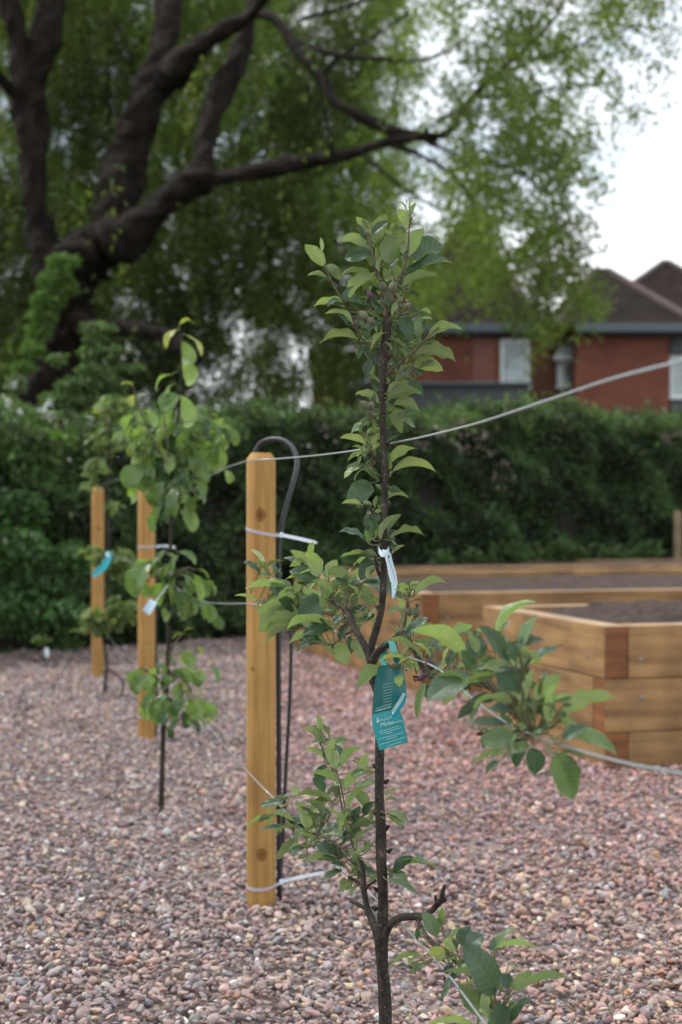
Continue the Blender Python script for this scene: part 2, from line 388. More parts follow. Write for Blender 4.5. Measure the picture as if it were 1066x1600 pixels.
def gravel():
    pts = []; scl = []
    for y0, y1, dens, sz in ((1.9, 4.2, 4700, 1.0), (4.2, 7.0, 3000, 1.03), (7.0, 13.6, 2100, 1.22)):
        hw = .2318 * y1 + .75
        n = int((y1 - y0) * 2 * hw * dens)
        x = rng.uniform(-hw, hw, n); y = rng.uniform(y0, y1, n)
        keep = (np.abs(x) < .2318 * y + .75) & ~in_bed(x, y, BED1, .05) & ~in_bed(x, y, BED2, .05)
        x, y = x[keep], y[keep]
        pts.append(np.stack([x, y], 1)); s_ = np.clip(rng.lognormal(math.log(.0222), .32, len(x)), .013, .055) * sz; scl.append(s_)
    xy = np.concatenate(pts); sz = np.concatenate(scl); n = len(xy)
    x, y = xy[:, 0], xy[:, 1]
    und = .010 * np.sin(x * 5.1 + 1.3 * np.sin(y * 2.3)) * np.sin(y * 3.7 + x * 1.7) + .006 * np.sin(x * 13 + y * 7)
    z = und + rng.uniform(-.012, .010, n)
    # river gravel colours: mauve, pink, buff, grey, a few dark, orange and white
    pal = np.array([[.215, .160, .155], [.270, .190, .172], [.195, .168, .172], [.32, .25, .195], [.24, .225, .220], [.155, .16, .175], [.10, .08, .078], [.30, .18, .12], [.50, .48, .46], [.36, .31, .27]])
    pr = np.array([.29, .20, .16, .07, .09, .06, .05, .02, .012, .048])
    ci = rng.choice(len(pal), n, p=pr / pr.sum()); col = pal[ci] * rng.uniform(.75, 1.25, (n, 1)) * rng.uniform(.94, 1.06, (n, 3))
    # broad drifts: pinker stones lie towards the beds, buffer ones lower down
    pink = np.clip((x * .9 + y - 3.6) / 3, 0, 1)[:, None] * (x > -.4)[:, None]
    g_ = col.mean(1, keepdims=True); col = (g_ + (col - g_) * (1.0 + .15 * (x > 0)[:, None])) * np.array([1.02, 1.0, .99]) * 1.10 * (1 + pink * np.array([.16, -.01, -.02])) * 1.32
    buff = np.exp(-((x - .75) ** 2 / .5 + (y - 3.1) ** 2 / .6))[:, None]
    col = col * (1 + buff * np.array([.10, .07, .0]))
    rot = np.stack([rng.normal(0, .48, n), rng.normal(0, .48, n), rng.uniform(0, 6.28, n)], 1)
    me = bpy.data.meshes.new('gravel'); me.vertices.add(n)
    me.vertices.foreach_set('co', np.stack([x, y, z], 1).astype(np.float32).ravel())
    a = me.attributes.new('rot', 'FLOAT_VECTOR', 'POINT'); a.data.foreach_set('vector', rot.astype(np.float32).ravel())
    a = me.attributes.new('sz', 'FLOAT', 'POINT'); a.data.foreach_set('value', sz.astype(np.float32))
    a = me.attributes.new('pick', 'INT', 'POINT'); a.data.foreach_set('value', rng.integers(0, 14, n).astype(np.int32))
    a = me.attributes.new('col', 'FLOAT_COLOR', 'POINT'); c4 = np.ones((n, 4), np.float32); c4[:, :3] = np.clip(col, 0, .9); a.data.foreach_set('color', c4.ravel())
    o = bpy.data.objects.new('gravel', me); COL.objects.link(o)
    ng = bpy.data.node_groups.new('scatter_stones', 'GeometryNodeTree')
    ng.interface.new_socket('Geometry', in_out='INPUT', socket_type='NodeSocketGeometry'); ng.interface.new_socket('Geometry', in_out='OUTPUT', socket_type='NodeSocketGeometry')
    gi = ng.nodes.new('NodeGroupInput'); go = ng.nodes.new('NodeGroupOutput'); ip = ng.nodes.new('GeometryNodeInstanceOnPoints')
    ci_ = ng.nodes.new('GeometryNodeCollectionInfo'); ci_.inputs[0].default_value = pebble_variants(14); ci_.inputs[1].default_value = True; ci_.inputs[2].default_value = True
    ip.inputs['Pick Instance'].default_value = True
    def na(nm, ty):
        q = ng.nodes.new('GeometryNodeInputNamedAttribute'); q.data_type = ty; q.inputs[0].default_value = nm; return q.outputs[0]
    L = ng.links.new
    L(gi.outputs[0], ip.inputs['Points']); L(ci_.outputs[0], ip.inputs['Instance']); L(na('pick', 'INT'), ip.inputs['Instance Index'])
    e2r = ng.nodes.new('FunctionNodeEulerToRotation'); L(na('rot', 'FLOAT_VECTOR'), e2r.inputs[0]); L(e2r.outputs[0], ip.inputs['Rotation'])
    L(na('sz', 'FLOAT'), ip.inputs['Scale']); L(ip.outputs[0], go.inputs[0])
    md = o.modifiers.new('stones', 'NODES'); md.node_group = ng
    prop(o, 'pink, mauve and buff river gravel covering the whole garden floor', 'gravel', kind='stuff')
gravel()

# ------------------------------------------------------------------ round timber posts
POST_S = [(408, 608), (229, 355), (153, 255)]
post_txt = ['tallest looking yellow timber post with a black hose looped over its top',
            'middle timber post partly hidden by the pear tree with drooping leaves',
            'smallest timber post at the hedge behind the teal tagged sapling']
R_POST = .0375; H_POST = 1.152
def make_post(i):
    px, s = POST_S[i]; c = P(px, HY + s, s)
    kn = [(.002, -.036, .992, .020), (.004, -.036, .128, .020), (-.02, -.03, .60, .008)] if i == 0 else [(0.01, -.036, .5 + .2 * i, .014)]
    m = wood('post_timber', (.46, .275, .088), (.34, .18, .052), (55, 55, 2.2), kn, .22)
    zs = np.concatenate([[-.25], np.linspace(0, H_POST - .018, 12), [H_POST - .016, H_POST - .004, H_POST]])
    rr_ = np.concatenate([[R_POST], np.full(12, R_POST), [R_POST * .985, R_POST * .74, R_POST * .68]])
    path = np.stack([np.zeros(len(zs)), np.zeros(len(zs)), zs], 1) + np.array([c[0], c[1], 0])
    v, f = [], []
    seg = 40
    for k, (p, r) in enumerate(zip(path, rr_)):
        for j in range(seg):
            a = 2 * math.pi * j / seg; v.append((p[0] + r * math.cos(a), p[1] + r * math.sin(a), p[2]))
    for k in range(len(path) - 1):
        for j in range(seg): f.append((k * seg + j, k * seg + (j + 1) % seg, (k + 1) * seg + (j + 1) % seg, (k + 1) * seg + j))
    f.append(tuple(range((len(path) - 1) * seg, len(path) * seg)))
    v = np.array(v) - np.array([c[0], c[1], 0])
    o = mesh('timber_post', v, f, m)
    me = o.data
    sm = [abs(p.normal.z) < .3 for p in me.polygons]; me.polygons.foreach_set('use_smooth', sm)
    o.location = (c[0], c[1], 0)
    prop(o, post_txt[i], 'post', 'round timber posts along the row of young trees')
    return o
posts = [make_post(i) for i in range(3)]

# ------------------------------------------------------------------ wires, cable ties, hose
wire_m = plain('galvanised_wire', (.42, .46, .47), .35, .75, .1, 300, .05)
def wire(name, pts, label, r=.0016):
    q = spline(pts, 90); v, f = tube([P(a, b_, c) for a, b_, c in q], r, 8)
    prop(mesh(name, v, f, wire_m, None, True), label, 'wire', 'galvanised training wires strung along the posts')
wire('training_wire', [(120, 772, 215), (153, 760, 257), (190, 748, 320), (229, 753, 362), (270, 756, 408), (318, 747, 478), (350, 732, 540), (388, 720, 628), (408, 718, 655), (432, 717, 668), (500, 711, 765), (560, 703, 860), (602, 694, 905), (650, 685, 1040), (705, 672, 1130), (760, 657, 1220), (860, 624, 1395), (960, 591, 1572), (1066, 564, 1745), (1200, 532, 1990)],
     'topmost training wire rising from the posts past the tip of the apple trunk')
wire('training_wire', [(120, 849, 215), (153, 859, 257), (190, 873, 310), (229, 884, 365), (270, 915, 420), (312, 938, 480), (345, 943, 530), (386, 943, 632), (408, 946, 658), (440, 950, 690), (500, 975, 767), (550, 998, 850), (600, 1015, 912), (640, 1027, 1015), (686, 1046, 1090), (737, 1090, 1175), (780, 1122, 1260), (822, 1144, 1325), (880, 1165, 1425), (980, 1193, 1600), (1066, 1209, 1745), (1200, 1240, 1990)],
     'middle training wire carrying the long leafy side branch towards the raised beds')
wire('training_wire', [(120, 940, 215), (153, 970, 257), (190, 1020, 310), (229, 1045, 362), (290, 1090, 440), (350, 1165, 545), (385, 1203, 620), (412, 1232, 655), (431, 1251, 672), (500, 1330, 767), (560, 1380, 860), (607, 1424, 918), (640, 1457, 985), (700, 1522, 1108), (780, 1625, 1260), (900, 1745, 1460)],
     'lowest training wire just above the gravel with a small black clip on it')
# clip on the lowest wire
cp = P(701, 1514, 1108)
d = unit(P(712, 1505, 1120) - P(690, 1520, 1100)); up = unit(np.cross(np.cross(d, [0, 0, 1.]), d)); sd3 = np.cross(d, up)
black_m = plain('black_plastic', (.016, .02, .024), .38, 0, .2, 80, .05)
mb = MB(); mb.box(cp, (.0085, .004, .0045), [d, sd3, up], .0012); mb.box(cp + d * .005, (.0022, .0052, .0056), [d, sd3, up], .0008)
prop(mb.build('wire_clip', black_m), 'small black clip gripping the lowest wire among leaves', 'clip')

tie_m = plain('pale_nylon', (.62, .70, .76), .3, 0, .04, 30, 0)
tie_g = plain('grey_nylon', (.45, .40, .44), .35, 0, .06, 30, 0)
def band(center, r, z0, tilt, h=.0042, th=.0012, tail=None, name='cable_tie', label='', wav=0.0, mat=None, hose=0.0):
    """flat strap round a post; tail = list of 3D points for the free end"""
    c = np.array(center); v = []; f = []; seg = 48
    for j in range(seg):
        a = 2 * math.pi * j / seg; z = z0 + tilt * math.cos(a) + wav * math.sin(a)
        bl_ = hose * math.exp(-((((a + math.pi) % (2 * math.pi)) - math.pi - .28) / .42) ** 2)
        for rr_, zz in ((r + bl_, -h), (r + th + bl_, -h), (r + th + bl_, h), (r + bl_, h)): v.append((c[0] + rr_ * math.cos(a), c[1] + rr_ * math.sin(a), z + zz))
    for j in range(seg):
        for k in range(4): f.append((j * 4 + k, ((j + 1) % seg) * 4 + k, ((j + 1) % seg) * 4 + (k + 1) % 4, j * 4 + (k + 1) % 4))
    e = empty('cable_tie', (c[0], c[1], z0), label, 'cable tie', 'nylon ties round the posts')
    mesh('strap', v, f, mat or tie_g, e)
    if tail is not None:
        q = spline(tail, 14); mb = MB()
        for i in range(13):
            dd = unit(q[i + 1] - q[i]); ln = np.linalg.norm(q[i + 1] - q[i]); n_ = unit(np.cross(dd, [0, 0, 1.])); 
            mb.box((q[i] + q[i + 1]) / 2, (ln / 2 + .0003, th * .6, h * (1.0 if i < 12 else .7)), [dd, n_, np.cross(n_, dd)])
        mb.build('tail', tie_m, e)
        mb = MB(); dd = unit(q[1] - q[0]); n_ = unit(np.cross(dd, [0, 0, 1.])); mb.box(q[0], (.004, .0035, .006), [dd, n_, np.cross(n_, dd)], .001); mb.build('head', tie_m, e)
c1 = posts[0].location
band((c1[0], c1[1], 0), .0378, P(408, 831, 608)[2], -.0085, label='pale cable tie high on the first post with its tail sticking out', tail=[P(440, 836, 625), P(460, 840, 632), P(478, 844, 640), (P(495, 848, 645))], wav=.002, hose=.0165)
band((c1[0], c1[1], 0), .0378, P(408, 1381, 608)[2], .002, label='pale cable tie near the foot of the first post', tail=[P(440, 1378, 625), P(462, 1372, 630), P(482, 1368, 638), P(506, 1363, 645)], wav=.006, hose=.0165)
c2 = posts[1].location
band((c2[0], c2[1], 0), .0380, P(229, 854, 355)[2], .001, label='cable tie round the middle post level with the bare pear stem', tail=[P(246, 854, 368), P(258, 853, 368), P(266, 854, 370), P(274, 855, 372)])
band((c2[0], c2[1], 0), .0380, P(229, 1119, 355)[2], .001, label='cable tie low on the middle post beside the lower pear leaves')
# hoses
def hose(pts, r, label):
    q = spline(pts, 60); v, f = tube([P(a, b_, c) for a, b_, c in q], r, 12)
    prop(mesh('hose', v, f, black_m, None, True), label, 'hose')
hose([(437, 1412, 605.5), (436.5, 1300, 605.5), (435.8, 1150, 605.5), (435.5, 1000, 605.5), (435.5, 900, 605.5), (436.5, 850, 605), (445, 800, 603), (458, 755, 600), (464, 725, 596), (460, 704, 592), (447, 690, 588), (430, 686, 585), (414, 689, 583), (402, 700, 582), (398, 730, 582), (397, 900, 582), (397, 1380, 582)], .0066,
     'black hose rising beside the first post and looping over its top')
hose([(447, 930, 575), (452, 960, 575), (455, 1000, 575), (454, 1060, 575), (451, 1130, 575), (447, 1200, 575), (444, 1260, 575), (441, 1330, 572), (437, 1385, 570)], .0050,
     'thinner black hose hanging in a bow beside the first post')
hose([(243, 1160, 348), (245, 1100, 348), (244, 1020, 348), (243, 950, 348), (242, 860, 348), (240, 780, 348)], .0066, 'black hose standing against the middle post')

# ------------------------------------------------------------------ raised timber beds
def beam_mat(i):
    r = np.random.default_rng(i); k = r.uniform(.88, 1.1)
    return wood('sleeper_timber', tuple(np.array([.385, .232, .098]) * k), tuple(np.array([.225, .125, .055]) * k), (1.6, 30, 30), (), .38)
beam_mats = [beam_mat(i) for i in range(5)]
end_m = wood('end_grain', (.30, .125, .05), (.17, .07, .032), (30, 3, 60), (), .3)
cut_m = wood('sawn_top', (.46, .34, .22), (.35, .24, .15), (2, 30, 30), (), .25)
soil_m, nt, b = newmat('soil')
tcn = N(nt, 'ShaderNodeTexCoord'); n1 = N(nt, 'ShaderNodeTexNoise', i_Scale=26.0, i_Detail=8.0, i_Roughness=.7); nt.links.new(tcn.outputs['Object'], n1.inputs['Vector'])
r = ramp(nt, n1.outputs[0], [(.35, (.032, .021, .015)), (.55, (.080, .050, .036)), (.72, (.145, .098, .072))]); nt.links.new(r.outputs[0], b.inputs['Base Color']); b.inputs['Roughness'].default_value = .95
bump(nt, b, n1.outputs[0], 1.0, .03)
bolt_m = plain('zinc_bolt', (.30, .30, .30), .4, .8, .05, 50, 0)
TH, HB = .10, .21
U3 = np.array([UV_[0], UV_[1], 0]); V3 = np.array([VV_[0], VV_[1], 0]); Z3 = np.array([0, 0, 1.])
def raised_bed(bed, ztop, label, tiers=3, mound=.05, inner_back=True, seed=0):
    c, lu, lv = bed; c = np.array([c[0], c[1], 0]); e = empty('raised_bed', (c[0] + U3[0] * lu / 2 + V3[0] * lv / 2, c[1] + U3[1] * lu / 2 + V3[1] * lv / 2, 0), label, 'raised bed', 'timber raised beds')
    rb = np.random.default_rng(seed)
    for t in range(tiers):
        z = ztop - HB * (t + .5)
        g = .0016 * (t % 2)
        side_through = t % 2 == 0
        a0, a1 = (0, lu) if side_through else (TH + .001, lu - TH - .001)
        b0, b1 = (TH + .001, lv - TH - .001) if side_through else (0, lv)
        ax_u = [U3, -V3, Z3]; ax_v = [V3, U3, Z3]
        jig = lambda: rb.uniform(-.002, .002)
        def plank(o0, o1, fixed, along_u):
            # a side is made of one or two sleepers butted end to end
            cuts = [o0, o1] if o1 - o0 < 2.2 else [o0, o0 + (o1 - o0) * (.42 if t % 2 else .61), o1]
            for q0, q1 in zip(cuts[:-1], cuts[1:]):
                mid = (q0 + q1) / 2; hl = (q1 - q0) / 2 - .001
                ctr = (U3 * mid + V3 * fixed) if along_u else (V3 * mid + U3 * fixed)
                mb = MB(); mb.box((0, 0, 0), (hl, TH / 2, HB / 2 - .0015), None, .004)
                mt = beam_mats[int(rb.integers(5))]
                o = mesh('sleeper', np.array(mb.v), mb.f, mt)
                o.data.materials.append(end_m); o.data.materials.append(cut_m)
                for p in o.data.polygons:
                    if abs(p.normal.x) > .8: p.material_index = 1
                    elif p.normal.z > .8 and t == 0: p.material_index = 2
                o.location = tuple(c + ctr + np.array([0, 0, z]) - np.array(parent_loc(e)) + (V3 if along_u else U3) * jig())
                dirv = U3 if along_u else V3
                o.rotation_euler = (0, 0, math.atan2(dirv[1], dirv[0])); o.parent = e
        plank(a0, a1, TH / 2, True); plank(a0, a1, lv - TH / 2, True)
        plank(b0, b1, TH / 2, False); plank(b0, b1, lu - TH / 2, False)
        # bolt heads near the corner
        for dv_, du in (((.045 if side_through else .16), None), (None, (.15 if side_through else .05))):
            pos = c + (V3 * (dv_ + (.11 if side_through else 0)) - U3 * .001 if dv_ is not None else U3 * du - V3 * .001) + Z3 * (z + .03 * (1 if t % 2 else -1))
            nrm_ = -U3 if dv_ is not None else -V3
            v, f = tube([pos - nrm_ * .004, pos + nrm_ * .003, pos + nrm_ * .0045], [.008, .008, .005], 12)
            mesh('bolt', v, f, bolt_m, e, False)
    # soil, heaped a little in the middle
    n = 40; v = []; f = []
    for j in range(n + 1):
        for i in range(n + 1):
            a, d_ = i / n, j / n; x = TH + .002 + a * (lv - 2 * TH - .004); y = TH + .002 + d_ * (lu - 2 * TH - .004)
            edge = min(a, 1 - a, d_, 1 - d_); zz = ztop - .045 + mound * min(1, edge * 5) + .012 * (math.sin(x * 23 + y * 11) * math.sin(y * 19 - x * 7) + rb.normal() * .5) * min(1, edge * 9)
            v.append(c + V3 * x + U3 * y + Z3 * zz)
    for j in range(n):
        for i in range(n): k = j * (n + 1) + i; f.append((k, k + 1, k + n + 2, k + n + 1))
    mesh('soil', v, f, soil_m, e, True)
    return e
raised_bed(BED1, .555, 'small three tier timber raised bed with a reddish end grain corner', seed=3, mound=.07)
raised_bed(BED2, .555, 'wide timber raised bed behind the small one, seen behind the teal label', seed=5, mound=-.005)
c3 = P(455, 894, 211)[:2] + UV_ * .55 + VV_ * .55
BED3 = (c3, 1.35, 4.6)
raised_bed(BED3, .56, 'low timber bed filled with bare soil at the foot of the hedge', seed=9, mound=.03)

# weeds along the foot of the hedge
green_leaf = leafmat('wild_leaf', (.10, .15, .06), .4, .25, False, .5)
HG0 = np.array([-3.4, 9.55]); HG1 = np.array([3.9, 15.3])       # front line of the hedge
hd = HG1 - HG0; HL = np.linalg.norm(hd); hd /= HL; hn = np.array([hd[1], -hd[0]])   # hn points to the camera
def hedge_front(px):
    """distance along the hedge line seen in column px"""
    k = (px - CX) / FPX; # X = kY
    t = (k * HG0[1] - HG0[0]) / (hd[0] - k * hd[1]); return t
wk = 0
for px, w, hh, n in ((690, 18, .10, 60), (740, 22, .10, 80), (805, 45, .17, 260), (880, 45, .17, 260), (955, 25, .11, 120), (1010, 22, .14, 120), (560, 20, .10, 60)):
    t = hedge_front(px); c = HG0 + hd * t; c = c * (1 - .5 / c[1]); s_ = FPX / c[1]; wm = w / s_; n = int(n * .6)
    pos = np.stack([np.clip(rng.normal(0, wm * .45, n), -wm * .8, wm * .8), np.clip(rng.normal(0, .06, n), -.1, .1), np.clip(np.abs(rng.normal(0, hh * .4, n)), 0, hh)], 1); pos += np.array([c[0], c[1], .55])
    dr = unit(np.stack([rng.normal(0, .7, n), rng.normal(-.3, .6, n), rng.uniform(.1, 1, n)], 1))
    tint = np.array([.075, .135, .045]) * rng.uniform(.5, 1.3, (n, 1))
    e = leafcloud('weed', pos - np.array([c[0], c[1], .55]), dr, np.tile([0, -.3, 1.], (n, 1)) + rng.normal(0, .4, (n, 3)), rng.uniform(.06, .13, n), .045, tint, green_leaf)
    e.location = (c[0], c[1], .55)
    prop(e, ['small weed tuft on the far soil behind the apple trunk', 'small weed tuft against the hedge under its pink blossom', 'broad leafy weed clump at the foot of the hedge above the small bed corner', 'second broad weed clump at the foot of the hedge, wider spread', 'small low weed left of the stake side clump', 'green weed beside the square stake', 'faint weed tuft just behind the leafy side branch'][wk], 'weed', 'weeds growing along the hedge foot'); wk += 1
# stake
t = hedge_front(1058); c = HG0 + hd * t; c = c * (1 - .55 / c[1]); s_ = FPX / c[1]
mb = MB(); mb.box((0, 0, .18), (.035, .035, .27), None, .006)
o = mb.build('square_stake', wood('stake_timber', (.34, .26, .15), (.2, .14, .08), (40, 40, 3), (), .3)); o.location = (c[0], c[1], .56 - .0)
prop(o, 'weathered square timber stake standing in the soil before the hedge', 'stake')

# ------------------------------------------------------------------ hedge
hedge_leaf = leafmat('hedge_leaf', (.09, .14, .06), .35, .22, False, .40)
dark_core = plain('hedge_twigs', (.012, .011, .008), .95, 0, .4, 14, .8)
def build_hedge():
    e = empty('hedge', (*((HG0 + HG1) / 2), 0), 'long dense dark green hedge behind the beds with pale pink blossom on top', 'hedge')
    def top(t): return 1.54 + .33 * np.clip((t - 1.5) / 5.5, 0, 1) + .05 * np.sin(t * 2.1) + .035 * np.sin(t * 5.3 + 1)
    # dark twiggy core
    n = 80; v = []; f = []
    rows = [(.15, 0.0), (.14, .5), (.16, 1.0), (.25, None), (1.0, None), (1.1, 0.0)]
    T = np.linspace(-.3, HL + .3, n)
    for t in T:
        for dn, zz in rows:
            p = HG0 + hd * t - hn * (dn + .05 * math.sin(t * 7 + (zz or 3) * 5)); z = (top(t) - .16 if zz is None else zz)
            v.append((p[0], p[1], z))
    for i in range(n - 1):
        for k in range(5): a = i * 6 + k; f.append((a, a + 6, a + 7, a + 1))
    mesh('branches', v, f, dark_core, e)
    # leaves through the outer shell
    m = 120000
    t = rng.uniform(-.2, HL + .2, m); H = top(t)
    on_top = rng.random(m) < .24
    z = np.where(on_top, H + rng.normal(0, .05, m) + .05 * np.sin(t * 17 + np.sin(t * 5)) + .05 * rng.random(m) ** 3 * 2, rng.uniform(-.02, 1, m) * H)
    bulge = .07 * np.sin(t * 3.1 + 2 * np.sin(z * 2.5)) + .06 * np.sin(t * 7.7 + z * 6) + .05 * np.sin(z * 11 + t * 2)
    dn = np.where(on_top, rng.uniform(-.03, 1.1, m), np.abs(rng.exponential(.06, m)) - bulge * 1.15)
    # hollows: some patches are thin
    hol = np.sin(t * 9.1 + 3 * np.sin(z * 4.7)) * np.sin(z * 8.3 + 2 * np.sin(t * 5.1))
    keep = on_top | (hol < .32) | (rng.random(m) < .22)
    t, z, dn, on_top = t[keep], z[keep], dn[keep], on_top[keep]; m = len(t)
    p = HG0[None] + hd[None] * t[:, None] - hn[None] * dn[:, None]
    pos = np.stack([p[:, 0], p[:, 1], z], 1)
    out = np.array([hn[0], hn[1], .35]); dr = unit(rng.normal(size=(m, 3)) * .8 + out * .4 + np.array([0, 0, -.25]))
    nr = rng.normal(size=(m, 3)) * .7 + np.array([hn[0] * .6, hn[1] * .6, .9])
    cl = np.sin(t * 4.3 + z * 3) * np.sin(z * 6.1 - t * 2.2) + .6 * np.sin(t * 11 + z * 17)
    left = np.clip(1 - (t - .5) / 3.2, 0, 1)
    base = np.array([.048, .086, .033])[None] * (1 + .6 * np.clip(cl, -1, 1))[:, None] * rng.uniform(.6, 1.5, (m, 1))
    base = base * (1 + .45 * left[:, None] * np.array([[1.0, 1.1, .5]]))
    base[on_top] *= np.array([1.6, 1.45, 1.3])  # top leaves tinted lighter: light from above painted into their colour
    y = rng.random(m) < .012; base[y] = np.array([.17, .20, .05])
    size = rng.uniform(.035, .075, m)
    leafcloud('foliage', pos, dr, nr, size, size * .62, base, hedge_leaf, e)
    # pale pink blossom clusters
    bm_ = plain('pink_blossom', (.40, .30, .28), .7, 0, .15, 60, 0)
    v = []; f = []
    spots = [(655, 668), (672, 676), (690, 662), (700, 690), (716, 672), (722, 700), (735, 684), (745, 668), (758, 693), (705, 655), (640, 690), (1040, 672), (1052, 668), (1062, 680), (1045, 684), (780, 720), (770, 745), (870, 655), (560, 660), (200, 655), (190, 668), (500, 665), (60, 655)]
    k = 0
    allv = []; allf = []; cnt = 0
    for (px, py) in spots:
        t0 = hedge_front(px); q = HG0 + hd * t0 + hn * .06; s_ = FPX / q[1]; z0 = CAMZ - (py - HY) / s_
        for _ in range(11):
            c = np.array([q[0], q[1], z0 - .04]) + rng.normal(0, .06, 3) * np.array([1, .5, .6])
            a = rng.normal(size=3); a /= np.linalg.norm(a); u = np.cross(a, [0, 0, 1]); u /= np.linalg.norm(u); w = np.cross(a, u)
            pet = [c + (u * math.cos(x) + w * math.sin(x)) * .013 * (1 if j % 2 else .6) + a * .004 * (j % 2) for j, x in enumerate(np.linspace(0, 2 * math.pi, 11)[:-1])]
            allv += [c] + pet; allf += [(cnt, cnt + 1 + j, cnt + 1 + (j + 1) % 10) for j in range(10)]; cnt += 11
    o = mesh('blossom', allv, allf, bm_, e); o['kind'] = 'stuff'
build_hedge()

# ------------------------------------------------------------------ houses beyond the hedge
def brick_mat(name, a, c, mortar):
    m, nt, b = newmat(name); L = nt.links.new
    tc = N(nt, 'ShaderNodeTexCoord'); sp = N(nt, 'ShaderNodeSeparateXYZ'); L(tc.outputs['Object'], sp.inputs[0])
    ad = N(nt, 'ShaderNodeMath', operation='ADD'); L(sp.outputs[0], ad.inputs[0]); L(sp.outputs[1], ad.inputs[1])
    cb = N(nt, 'ShaderNodeCombineXYZ'); L(ad.outputs[0], cb.inputs[0]); L(sp.outputs[2], cb.inputs[1])
    br = N(nt, 'ShaderNodeTexBrick', i_Scale=1.0); br.inputs['Color1'].default_value = (*a, 1); br.inputs['Color2'].default_value = (*c, 1); br.inputs['Mortar'].default_value = (*mortar, 1)
    br.inputs['Brick Width'].default_value = .225; br.inputs['Row Height'].default_value = .075; br.inputs['Mortar Size'].default_value = .008
    L(cb.outputs[0], br.inputs['Vector'])
    nz = N(nt, 'ShaderNodeTexNoise', i_Scale=.9, i_Detail=4.0); L(tc.outputs['Object'], nz.inputs['Vector'])
    r = ramp(nt, nz.outputs[0], [(.35, (.82, .8, .8)), (.65, (1.12, 1.1, 1.08))])
    mx = N(nt, 'ShaderNodeMix', data_type='RGBA', blend_type='MULTIPLY', i_0=1.0); L(br.outputs[0], mx.inputs[6]); L(r.outputs[0], mx.inputs[7])
    L(mx.outputs[2], b.inputs['Base Color']); b.inputs['Roughness'].default_value = .9
    return m
def tile_mat(name, a, c):
    m, nt, b = newmat(name); L = nt.links.new
    tc = N(nt, 'ShaderNodeTexCoord'); sp = N(nt, 'ShaderNodeSeparateXYZ'); L(tc.outputs['Object'], sp.inputs[0])
    ad = N(nt, 'ShaderNodeMath', operation='ADD'); L(sp.outputs[0], ad.inputs[0]); L(sp.outputs[1], ad.inputs[1])
    cb = N(nt, 'ShaderNodeCombineXYZ'); L(ad.outputs[0], cb.inputs[0]); L(sp.outputs[2], cb.inputs[1])
    br = N(nt, 'ShaderNodeTexBrick', i_Scale=1.0); br.inputs['Color1'].default_value = (*a, 1); br.inputs['Color2'].default_value = (*c, 1); br.inputs['Mortar'].default_value = (.02, .016, .016, 1)
    br.inputs['Brick Width'].default_value = .26; br.inputs['Row Height'].default_value = .12; br.inputs['Mortar Size'].default_value = .012
    L(cb.outputs[0], br.inputs['Vector'])
    nz = N(nt, 'ShaderNodeTexNoise', i_Scale=1.4, i_Detail=6.0, i_Roughness=.7); L(tc.outputs['Object'], nz.inputs['Vector'])
    r = ramp(nt, nz.outputs[0], [(.35, (.7, .7, .7)), (.7, (1.5, 1.45, 1.4))])
    mx = N(nt, 'ShaderNodeMix', data_type='RGBA', blend_type='MULTIPLY', i_0=1.0); L(br.outputs[0], mx.inputs[6]); L(r.outputs[0], mx.inputs[7])
    L(mx.outputs[2], b.inputs['Base Color']); b.inputs['Roughness'].default_value = .95; b.inputs['Specular IOR Level'].default_value = .08
    return m
brick_m = brick_mat('red_brick', (.235, .056, .030), (.155, .037, .022), (.20, .13, .10))
tile_m = tile_mat('brown_tiles', (.019, .0135, .0125), (.028, .020, .018))
ridge_m = plain('ridge_tiles', (.09, .066, .056), .85, 0, .2, 5, 0)
fascia_m = plain('grey_fascia', (.095, .125, .15), .5, 0, .05, 3, 0)
clad_m = plain('slate_cladding', (.075, .082, .095), .5, 0, .15, 3, .1)
upvc_m = plain('white_window_frame', (.72, .76, .78), .35, 0, .03, 5, 0)
glass_m, nt, b = newmat('window_glass'); b.inputs['Base Color'].default_value = (.10, .15, .16, 1); b.inputs['Roughness'].default_value = .04; b.inputs['Specular IOR Level'].default_value = .9
nzg = N(nt, 'ShaderNodeTexNoise', i_Scale=1.3); tcg = N(nt, 'ShaderNodeTexCoord'); nt.links.new(tcg.outputs['Object'], nzg.inputs['Vector'])
rg = ramp(nt, nzg.outputs[0], [(.4, (.10, .15, .15)), (.6, (.34, .43, .45))]); nt.links.new(rg.outputs[0], b.inputs['Base Color'])
blind_m = plain('pale_blind', (.55, .64, .66), .5, 0, .05, 3, 0)
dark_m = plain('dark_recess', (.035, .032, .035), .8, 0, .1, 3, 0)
def Q(px, py, Y):
    return P(px, py, FPX / Y)
def slab(name, px0, py0, px1, py1, Y, depth, mat, parent, bev=.01):
    """block whose front face spans the two corners at distance Y and runs back by depth"""
    a = Q(px0, py0, Y); c = Q(px1, py1, Y); mb = MB()
    mb.box(((a[0] + c[0]) / 2, Y + depth / 2, (a[2] + c[2]) / 2), (abs(c[0] - a[0]) / 2, depth / 2, abs(a[2] - c[2]) / 2), None, bev)
    return mb.build(name, mat, parent)
